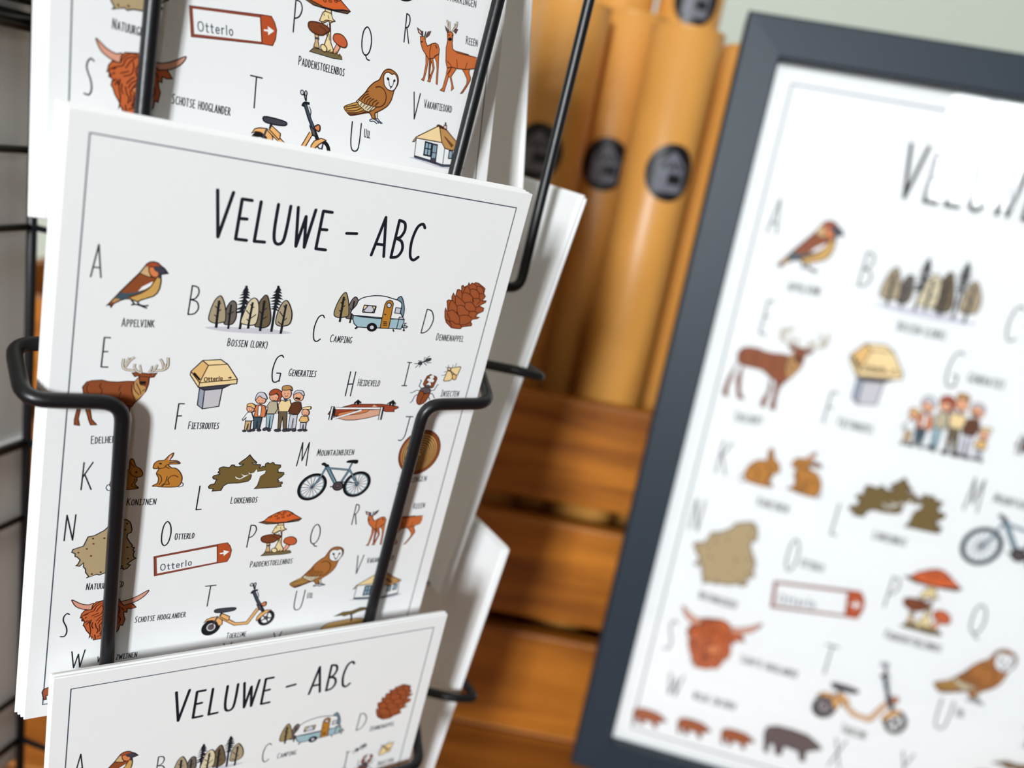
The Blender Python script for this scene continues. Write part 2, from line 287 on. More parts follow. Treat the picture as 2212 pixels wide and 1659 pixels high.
# ------------------------------------------------------------------ printed alphabet design (card units: mm, origin top left)
ICONS = json.loads('''{"bird":[["F","rust",0,0,[954,3827,1189,3490,1511,3055,1632,2845,1686,2803,1762,2787,1842,2807,1907,2866,1977,2910,2057,3005,1919,3049,1941,3195,1932,3353,1891,3469,1826,3543,1582,3654,1528,3697,1381,3642,1292,3650,1206,3687,1081,3772,1038,3857,1014,3800]],["F","belly",0,0,[1391,3619,1588,3512,1730,3372,1808,3238,1856,3129,1916,3138,1947,3217,1938,3352,1891,3469,1826,3543,1581,3647,1533,3689,1393,3641]],["F","teal",0,0,[1102,3652,1191,3519,1344,3520,1519,3474,1656,3416,1765,3331,1719,3395,1599,3496,1414,3587,1291,3643,1206,3687]],["F","white",0,0,[1519,3466,1585,3356,1707,3270,1786,3218,1763,3309,1655,3402]],["F","tan",0,0,[1504,3049,1605,2899,1672,2921,1674,3009,1724,3121,1612,3103]],["F","cap",0,0,[1605,2899,1686,2803,1762,2791,1842,2811,1907,2873,1761,2904,1672,2921]],["F","cheek",0,1,[1679,2928,1761,2904,1807,2972,1869,3003,1877,3083,1835,3124,1769,3116,1704,3049]],["C","brown",20,1,[1679,2928,1761,2904,1807,2972,1869,3003,1877,3083,1835,3124,1769,3116,1704,3049]],["F","slate",0,0,[1762,2919,1797,2878,1901,2874,1977,2910,2057,3012,1926,3048,1916,3138,1890,3141,1876,3009,1779,2961]],["F","tan2",0,0,[1045,3723,1102,3652,1204,3665,1081,3772]],["C","ink",22,0,[954,3827,1189,3490,1511,3055,1632,2845,1686,2803,1762,2787,1842,2807,1907,2866,1977,2910,2057,3012,1919,3049,1941,3195,1932,3353,1891,3469,1826,3543,1582,3654,1534,3696,1381,3642,1292,3650,1206,3687,1081,3772,1038,3857,1014,3800]],["L","brown",20,1,[1505,3056,1626,3109,1745,3133,1836,3131,1795,3239,1729,3365,1586,3490,1351,3593]],["L","ink",30,1,[1401,3655,1468,3747,1412,3774,1481,3753,1593,3774,1655,3799,1729,3823]],["L","ink",30,1,[1533,3689,1558,3746,1626,3771,1691,3773,1749,3753]]],
"forest":[["F","shadow",0,1,[2955,4182,3193,4141,3743,4124,4312,4111,4904,4177,4527,4238,3856,4255,3297,4240]],["F","dark",0,0,[3712,3118,3779,3230,3645,3262]],["F","dark",0,0,[3720,3206,3817,3296,3624,3303]],["F","dark",0,0,[3719,3265,3825,3355,3596,3365]],["F","dark",0,0,[3720,3334,3854,3422,3579,3436,3664,3389]],["F","dark",0,0,[3712,3405,3832,3524,3579,3506,3666,3468]],["F","dark",0,0,[3713,3474,3829,3564,3554,3588,3658,3539]],["F","dark",0,0,[3713,3534,3797,3668,3518,3720,3654,3639]],["F","dark",0,0,[3715,3614,3746,3763,3511,3801,3647,3720]],["L","dark",50,0,[3713,3127,3712,4172]],["F","dark",0,0,[4416,3049,4508,3171,4366,3185]],["F","dark",0,0,[4425,3139,4539,3239,4325,3229]],["F","dark",0,0,[4418,3210,4560,3309,4309,3311]],["F","dark",0,0,[4418,3271,4581,3378,4253,3377,4369,3326]],["F","dark",0,0,[4422,3352,4575,3461,4283,3445,4373,3407]],["F","dark",0,0,[4414,3423,4566,3523,4285,3516,4384,3477]],["F","dark",0,0,[4416,3495,4541,3607,4304,3575,4378,3559]],["F","dark",0,0,[4418,3566,4532,3670,4321,3625,4385,3599]],["L","dark",50,0,[4417,3059,4431,4186]],["F","sage2",0,1,[3460,3501,3540,3549,3571,3706,3589,3896,3536,4041,3448,4073,3343,4045,3342,3764,3389,3582]],["C","ink",20,1,[3460,3501,3540,3549,3571,3706,3589,3896,3536,4041,3448,4073,3343,4045,3342,3764,3389,3582]],["L","dark",40,0,[3441,3597,3453,4179]],["L","ink",20,0,[3392,3800,3444,3846]],["L","ink",20,0,[3522,3750,3457,3805]],["F","sage",0,1,[3168,3414,3226,3448,3302,3609,3350,3794,3367,3983,3304,4028,3146,4059,3022,4008,3001,3910,3028,3711,3084,3519]],["C","ink",20,1,[3168,3414,3226,3448,3302,3609,3350,3794,3367,3983,3304,4028,3146,4059,3022,4008,3001,3910,3028,3711,3084,3519]],["L","dark",50,0,[3173,3521,3187,4167]],["L","ink",20,0,[3101,3655,3162,3709]],["L","ink",20,0,[3217,3577,3168,3620]],["L","ink",20,0,[3245,3723,3189,3777]],["L","ink",20,0,[3111,3862,3171,3907]],["F","olive",0,1,[4165,3304,4233,3368,4331,3686,4370,3899,4339,4036,4232,4095,4096,4084,4030,4027,4048,3526,4101,3380]],["C","ink",20,1,[4165,3304,4233,3368,4331,3686,4370,3899,4339,4036,4232,4095,4096,4084,4030,4027,4048,3526,4101,3380]],["L","dark",50,0,[4158,3436,4169,4183]],["L","ink",20,0,[4131,3509,4158,3557]],["L","ink",20,0,[4242,3611,4175,3668]],["L","ink",20,0,[4084,3695,4162,3771]],["L","ink",20,0,[4265,3814,4181,3892]],["F","cream",0,1,[3906,3397,3997,3439,4053,3586,4073,3808,4046,4005,3921,4055,3815,4042,3706,3999,3745,3753,3803,3516]],["C","ink",20,1,[3906,3397,3997,3439,4053,3586,4073,3808,4046,4005,3921,4055,3815,4042,3706,3999,3745,3753,3803,3516]],["L","dark",45,0,[3903,3498,3886,4140]],["L","ink",20,0,[3855,3552,3898,3589]],["L","ink",20,0,[3957,3604,3905,3639]],["L","ink",20,0,[3783,3699,3892,3802]],["L","ink",20,0,[4021,3782,3906,3892]],["L","ink",20,0,[3824,3909,3887,3955]],["F","sage",0,1,[4646,3388,4733,3468,4828,3677,4842,3875,4791,3984,4640,4026,4528,4002,4489,3911,4499,3703,4560,3482]],["C","ink",20,1,[4646,3388,4733,3468,4828,3677,4842,3875,4791,3984,4640,4026,4528,4002,4489,3911,4499,3703,4560,3482]],["L","dark",45,0,[4667,3484,4651,4214]],["L","ink",20,0,[4613,3509,4655,3588]],["L","ink",20,0,[4542,3669,4651,3795]],["L","ink",20,0,[4734,3820,4658,3899]],["L","ink",20,0,[4543,3918,4644,3994]]],
"caravan":[["F","taupe",0,1,[6304,3160,6372,3207,6433,3357,6455,3648,6353,3725,6237,3723,6160,3680,6189,3396,6234,3238]],["C","ink",20,1,[6304,3160,6372,3207,6433,3357,6455,3648,6353,3725,6237,3723,6160,3680,6189,3396,6234,3238]],["L","dark",40,0,[6297,3262,6298,3837]],["L","ink",20,0,[6231,3461,6302,3523]],["F","sage3",0,1,[6023,3071,6086,3127,6168,3340,6225,3617,6170,3680,6004,3716,5894,3691,5851,3617,5870,3423,5939,3197]],["C","ink",20,1,[6023,3071,6086,3127,6168,3340,6225,3617,6170,3680,6004,3716,5894,3691,5851,3617,5870,3423,5939,3197]],["L","dark",50,0,[6016,3181,6036,3826]],["L","ink",20,0,[5963,3319,6012,3373]],["L","ink",20,0,[6070,3234,6031,3275]],["L","ink",20,0,[6093,3395,6035,3438]],["L","ink",20,0,[5965,3521,6012,3566]],["F","teal2",0,1,[7475,3040,7556,3123,7636,3306,7662,3435,7654,3577,7551,3585,7394,3177]],["C","ink",20,1,[7475,3040,7556,3123,7636,3306,7662,3435,7654,3577,7551,3585,7394,3177]],["F","paper",0,1,[6343,3627,6374,3352,6407,3233,6517,3155,6692,3101,6865,3076,7066,3077,7278,3117,7440,3153,7551,3233,7560,3443,7563,3635]],["F","sky",0,0,[6348,3627,7564,3640,7712,3644,7718,3715,7678,3902,7252,3900,6751,3924,6512,3921,6406,3839,6355,3734]],["C","ink",20,0,[6348,3627,7564,3640,7712,3644,7718,3715,7678,3902,7252,3900,6751,3924,6512,3921,6406,3839,6355,3734]],["C","ink",22,1,[6343,3627,6374,3352,6407,3233,6517,3155,6692,3101,6865,3076,7066,3077,7278,3117,7440,3153,7551,3233,7560,3443,7563,3635]],["F","lgrey",0,0,[7562,3584,7654,3577,7709,3634,7563,3635]],["C","ink",20,0,[7562,3584,7654,3577,7709,3634,7563,3635]],["L","ink",20,0,[7563,3635,7560,3890]],["F","ochre",0,0,[7102,3281,7134,3199,7207,3163,7283,3186,7324,3252,7345,3904,7111,3910]],["C","ink",20,0,[7102,3281,7134,3199,7207,3163,7283,3186,7324,3252,7345,3904,7111,3910]],["F","lgrey",0,1,[7275,3291,7275,3318,7264,3340,7243,3354,7217,3356,7191,3346,7171,3326,7159,3301,7159,3274,7170,3252,7191,3238,7216,3236,7242,3246,7263,3265]],["C","ink",20,1,[7275,3291,7275,3318,7264,3340,7243,3354,7217,3356,7191,3346,7171,3326,7159,3301,7159,3274,7170,3252,7191,3238,7216,3236,7242,3246,7263,3265]],["L","ink",25,0,[7139,3536,7192,3547]],["L","ink",20,0,[7153,3736,7261,3736]],["L","ink",20,0,[7163,3780,7271,3781]],["L","ink",20,0,[7173,3825,7281,3825]],["F","lgrey",0,0,[6568,3345,6875,3344,6887,3378,6864,3523,6567,3527,6557,3503]],["C","ink",20,0,[6568,3345,6875,3344,6887,3378,6864,3523,6567,3527,6557,3503]],["F","butter",0,0,[6568,3345,6669,3357,6602,3460,6559,3444]],["C","ink",20,0,[6568,3345,6669,3357,6602,3460,6559,3444]],["F","butter",0,0,[6777,3352,6876,3349,6850,3460]],["C","ink",20,0,[6777,3352,6876,3349,6850,3460]],["F","butter",0,0,[6563,3463,6624,3517,6567,3527]],["C","ink",20,0,[6563,3463,6624,3517,6567,3527]],["F","paper",0,0,[6850,3460,6863,3518,6811,3512]],["C","ink",20,0,[6850,3460,6863,3518,6811,3512]],["F","lgrey",0,0,[7411,3340,7558,3348,7555,3489,7408,3480]],["C","ink",20,0,[7411,3340,7558,3348,7555,3489,7408,3480]],["F","black",0,1,[7013,3868,7020,3919,7000,3967,6957,4001,6901,4015,6841,4007,6791,3977,6759,3932,6753,3881,6773,3834,6815,3800,6871,3785,6930,3794,6981,3823]],["F","lgrey",0,1,[6939,3902,6938,3923,6928,3942,6909,3953,6886,3954,6863,3946,6845,3930,6835,3909,6836,3887,6846,3869,6865,3858,6888,3856,6911,3864,6929,3880]],["L","ink",40,0,[6502,3921,6454,3974]],["L","ink",30,0,[7462,3917,7497,3976]],["C","ink",20,0,[7698,3809,7812,3801,7838,3819,7814,3852,7708,3849]],["L","ink",20,0,[7795,3730,7743,3734,7760,3804]],["L","ink",20,0,[7746,3857,7758,3907]],["F","black",0,1,[7791,3920,7791,3933,7785,3943,7775,3950,7762,3950,7749,3946,7739,3936,7733,3924,7733,3912,7739,3901,7749,3895,7762,3894,7775,3899,7785,3908]]],
"pinecone":[["F","cone",0,0,[9108,3765,8921,3628,8846,3493,8803,3330,8798,3238,8873,3334,8791,3046,8827,3015,8929,3025,8900,2917,8919,2824,8999,2918,9006,2798,9006,2725,9061,2711,9142,2749,9105,2615,9137,2590,9202,2643,9231,2603,9277,2590,9294,2506,9343,2574,9383,2502,9449,2518,9479,2483,9572,2487,9645,2526,9753,2580,9816,2621,9813,2751,9887,2829,9821,2956,9943,2946,9936,2994,9770,3102,9931,3155,9935,3240,9791,3318,9746,3416,9871,3416,9821,3458,9674,3488,9632,3558,9696,3620,9694,3668,9469,3712,9404,3735,9394,3774,9294,3781]],["C","cbrown",22,0,[9108,3765,8921,3628,8846,3493,8803,3330,8798,3238,8873,3334,8791,3046,8827,3015,8929,3025,8900,2917,8919,2824,8999,2918,9006,2798,9006,2725,9061,2711,9142,2749,9105,2615,9137,2590,9202,2643,9231,2603,9277,2590,9294,2506,9343,2574,9383,2502,9449,2518,9479,2483,9572,2487,9645,2526,9753,2580,9816,2621,9813,2751,9887,2829,9821,2956,9943,2946,9936,2994,9770,3102,9931,3155,9935,3240,9791,3318,9746,3416,9871,3416,9821,3458,9674,3488,9632,3558,9696,3620,9694,3668,9469,3712,9404,3735,9394,3774,9294,3781]],["L","cbrown",18,1,[8904,3340,9006,3277,9159,3358,9268,3462,9329,3646]],["L","cbrown",18,1,[9159,3358,9119,3175,8972,3039,8909,3026,8880,3139,8900,3322]],["L","cbrown",18,1,[9258,3425,9380,3392,9524,3395,9656,3461]],["L","cbrown",18,1,[9106,3166,9197,3131,9313,3149,9405,3226,9513,3283,9526,3366,9494,3397]],["L","cbrown",18,1,[9153,3302,9235,3417]],["L","cbrown",18,1,[8999,2918,9030,2887,9305,3048,9343,3147]],["L","cbrown",18,1,[8999,2918,9050,3106]],["L","cbrown",18,1,[9310,3066,9391,3031,9523,3029,9657,3139,9695,3183,9671,3261,9510,3274]],["L","cbrown",18,1,[9211,2963,9183,2828,9259,2775,9412,2816,9517,2899,9540,3018]],["L","cbrown",18,1,[9181,2819,9142,2749]],["L","cbrown",18,1,[9412,2816,9376,2690,9292,2606]],["L","cbrown",18,1,[9190,2781,9234,2612]],["L","cbrown",18,1,[9376,2690,9447,2656,9567,2681,9672,2764,9699,2892,9518,2904]],["L","cbrown",18,1,[9699,2892,9753,2934,9748,2991,9704,3051]],["L","cbrown",18,1,[9682,2763,9813,2751]],["L","cbrown",18,1,[9577,2680,9548,2582,9459,2517]],["L","cbrown",18,1,[9548,2582,9613,2557]],["L","cbrown",18,1,[9613,2557,9743,2618,9808,2733]],["L","cbrown",18,1,[9517,2899,9583,3024]],["L","cbrown",18,1,[9513,3283,9671,3261,9801,3317]],["L","cbrown",18,1,[9012,3593,8997,3538,8883,3370]],["L","cbrown",18,1,[9002,3594,9100,3587,9197,3646,9331,3655,9424,3734]],["L","cbrown",18,1,[8892,3555,9005,3603,9108,3727]],["L","cbrown",18,1,[9344,3664,9501,3643,9634,3567]],["L","cbrown",18,1,[9670,3148,9775,3120]]],
"stag":[["F","rust",0,0,[578,6237,546,6467,551,6601,653,6619,617,6455,641,6237,687,5877]],["C","brown",20,0,[578,6237,546,6467,551,6601,653,6619,617,6455,641,6237,687,5877]],["F","rust",0,0,[740,6212,830,6516,866,6608,984,6602,875,6467,827,6211,812,5886]],["C","brown",20,0,[740,6212,830,6516,866,6608,984,6602,875,6467,827,6211,812,5886]],["F","rust",0,0,[1412,6354,1337,6541,1336,6641,1410,6679,1433,6479,1461,6230,1393,6021]],["C","brown",20,0,[1412,6354,1337,6541,1336,6641,1410,6679,1433,6479,1461,6230,1393,6021]],["F","rust",0,0,[1521,6106,1539,6416,1531,6667,1634,6680,1600,6416,1622,6105]],["C","brown",20,0,[1521,6106,1539,6416,1531,6667,1634,6680,1600,6416,1622,6105]],["F","rust",0,0,[645,5700,713,5580,815,5541,1006,5524,1135,5556,1303,5563,1500,5539,1651,5540,1722,5441,1728,5393,1639,5420,1581,5338,1681,5322,1834,5335,1958,5349,2078,5320,2027,5419,1936,5434,1932,5606,1897,5766,1791,5941,1690,6067,1647,6154,1532,6118,1186,5927,815,5922,687,5888]],["C","brown",20,0,[645,5700,713,5580,815,5541,1006,5524,1135,5556,1303,5563,1500,5539,1651,5540,1722,5441,1728,5393,1639,5420,1581,5338,1681,5322,1834,5335,1958,5349,2078,5320,2027,5419,1936,5434,1932,5606,1897,5766,1791,5941,1690,6067,1647,6154,1532,6118,1186,5927,815,5922,687,5888]],["F","tan2",0,0,[1617,5614,1678,5503,1723,5453,1758,5598,1887,5668,1881,5816,1707,6029,1634,5797]],["L","brown",17,1,[749,5614,725,5745,771,5851]],["L","brown",17,1,[1002,5595,970,5679,1025,5762,1005,5870]],["L","brown",17,1,[1380,5645,1350,5766]],["L","brown",17,1,[1402,5790,1372,5900]],["L","brown",17,1,[1606,5602,1612,5773,1716,6017]],["L","brown",17,1,[1632,5553,1658,5723,1773,5868]],["L","brown",17,1,[1684,5576,1772,5745,1802,5842]],["L","brown",17,1,[1728,5393,1755,5574,1801,5621,1890,5595]],["L","brown",17,1,[1871,5718,1825,5768]],["F","black",0,1,[1752,5538,1873,5528,1868,5583,1778,5598]],["L","brown",15,1,[1719,5405,1934,5422]],["L","slate2",50,1,[1762,5331,1626,5276,1455,5259,1378,5178,1382,5001]],["L","bone",27,1,[1762,5331,1626,5276,1455,5259,1378,5178,1382,5001]],["L","slate2",40,1,[1441,5105,1488,4973]],["L","bone",22,1,[1441,5105,1488,4973]],["L","slate2",45,1,[1429,5200,1504,5043,1596,4962]],["L","bone",24,1,[1429,5200,1504,5043,1596,4962]],["L","slate2",40,1,[1667,5287,1608,5193,1616,5115]],["L","bone",22,1,[1667,5287,1608,5193,1616,5115]],["L","slate2",35,1,[1760,5307,1723,5188,1722,5129]],["L","bone",19,1,[1760,5307,1723,5188,1722,5129]],["L","slate2",50,1,[1904,5326,2031,5261,2184,5243,2279,5154,2265,4936]],["L","bone",27,1,[1904,5326,2031,5261,2184,5243,2279,5154,2265,4936]],["L","slate2",45,1,[2201,5206,2165,5062,2105,4980]],["L","bone",24,1,[2201,5206,2165,5062,2105,4980]],["L","slate2",35,1,[1903,5314,1954,5215,1957,5143]],["L","bone",19,1,[1903,5314,1954,5215,1957,5143]],["L","slate2",40,1,[1973,5299,2035,5200,2057,5115]],["L","bone",22,1,[1973,5299,2035,5200,2057,5115]],["L","slate2",50,1,[2223,5217,2229,5083]],["L","bone",27,1,[2223,5217,2229,5083]]],
"route_marker":[["F","stone",0,0,[3023,5667,3028,6095,3151,6195,3139,5719]],["C","ink",20,0,[3023,5667,3028,6095,3151,6195,3139,5719]],["F","stone2",0,0,[3139,5719,3151,6195,3512,6127,3530,5664]],["C","ink",20,0,[3139,5719,3151,6195,3512,6127,3530,5664]],["F","slate",0,0,[2997,5650,3139,5719,3538,5664,3733,5548]],["C","ink",20,0,[2997,5650,3139,5719,3538,5664,3733,5548]],["F","butter",0,0,[3006,4976,3400,4936,3566,5045,3837,5417,3837,5532,2997,5650,2782,5343,2786,5254]],["C","ink",20,0,[3006,4976,3400,4936,3566,5045,3837,5417,3837,5532,2997,5650,2782,5343,2786,5254]],["F","butter2",0,0,[3007,4981,3145,5090,3006,5532,2786,5254]],["C","ink",20,0,[3007,4981,3145,5090,3006,5532,2786,5254]],["L","brown",20,0,[3006,4976,3145,5090,3566,5045]],["L","brown",20,0,[3145,5090,3006,5532,3838,5421]],["L","brown",20,0,[2786,5254,3006,5532,3000,5645]],["L","black",45,0,[2852,5287,3005,5461]],["L","brown",25,0,[3622,5392,3689,5376]],["L","brown",20,0,[3654,5359,3693,5376,3664,5404]]],
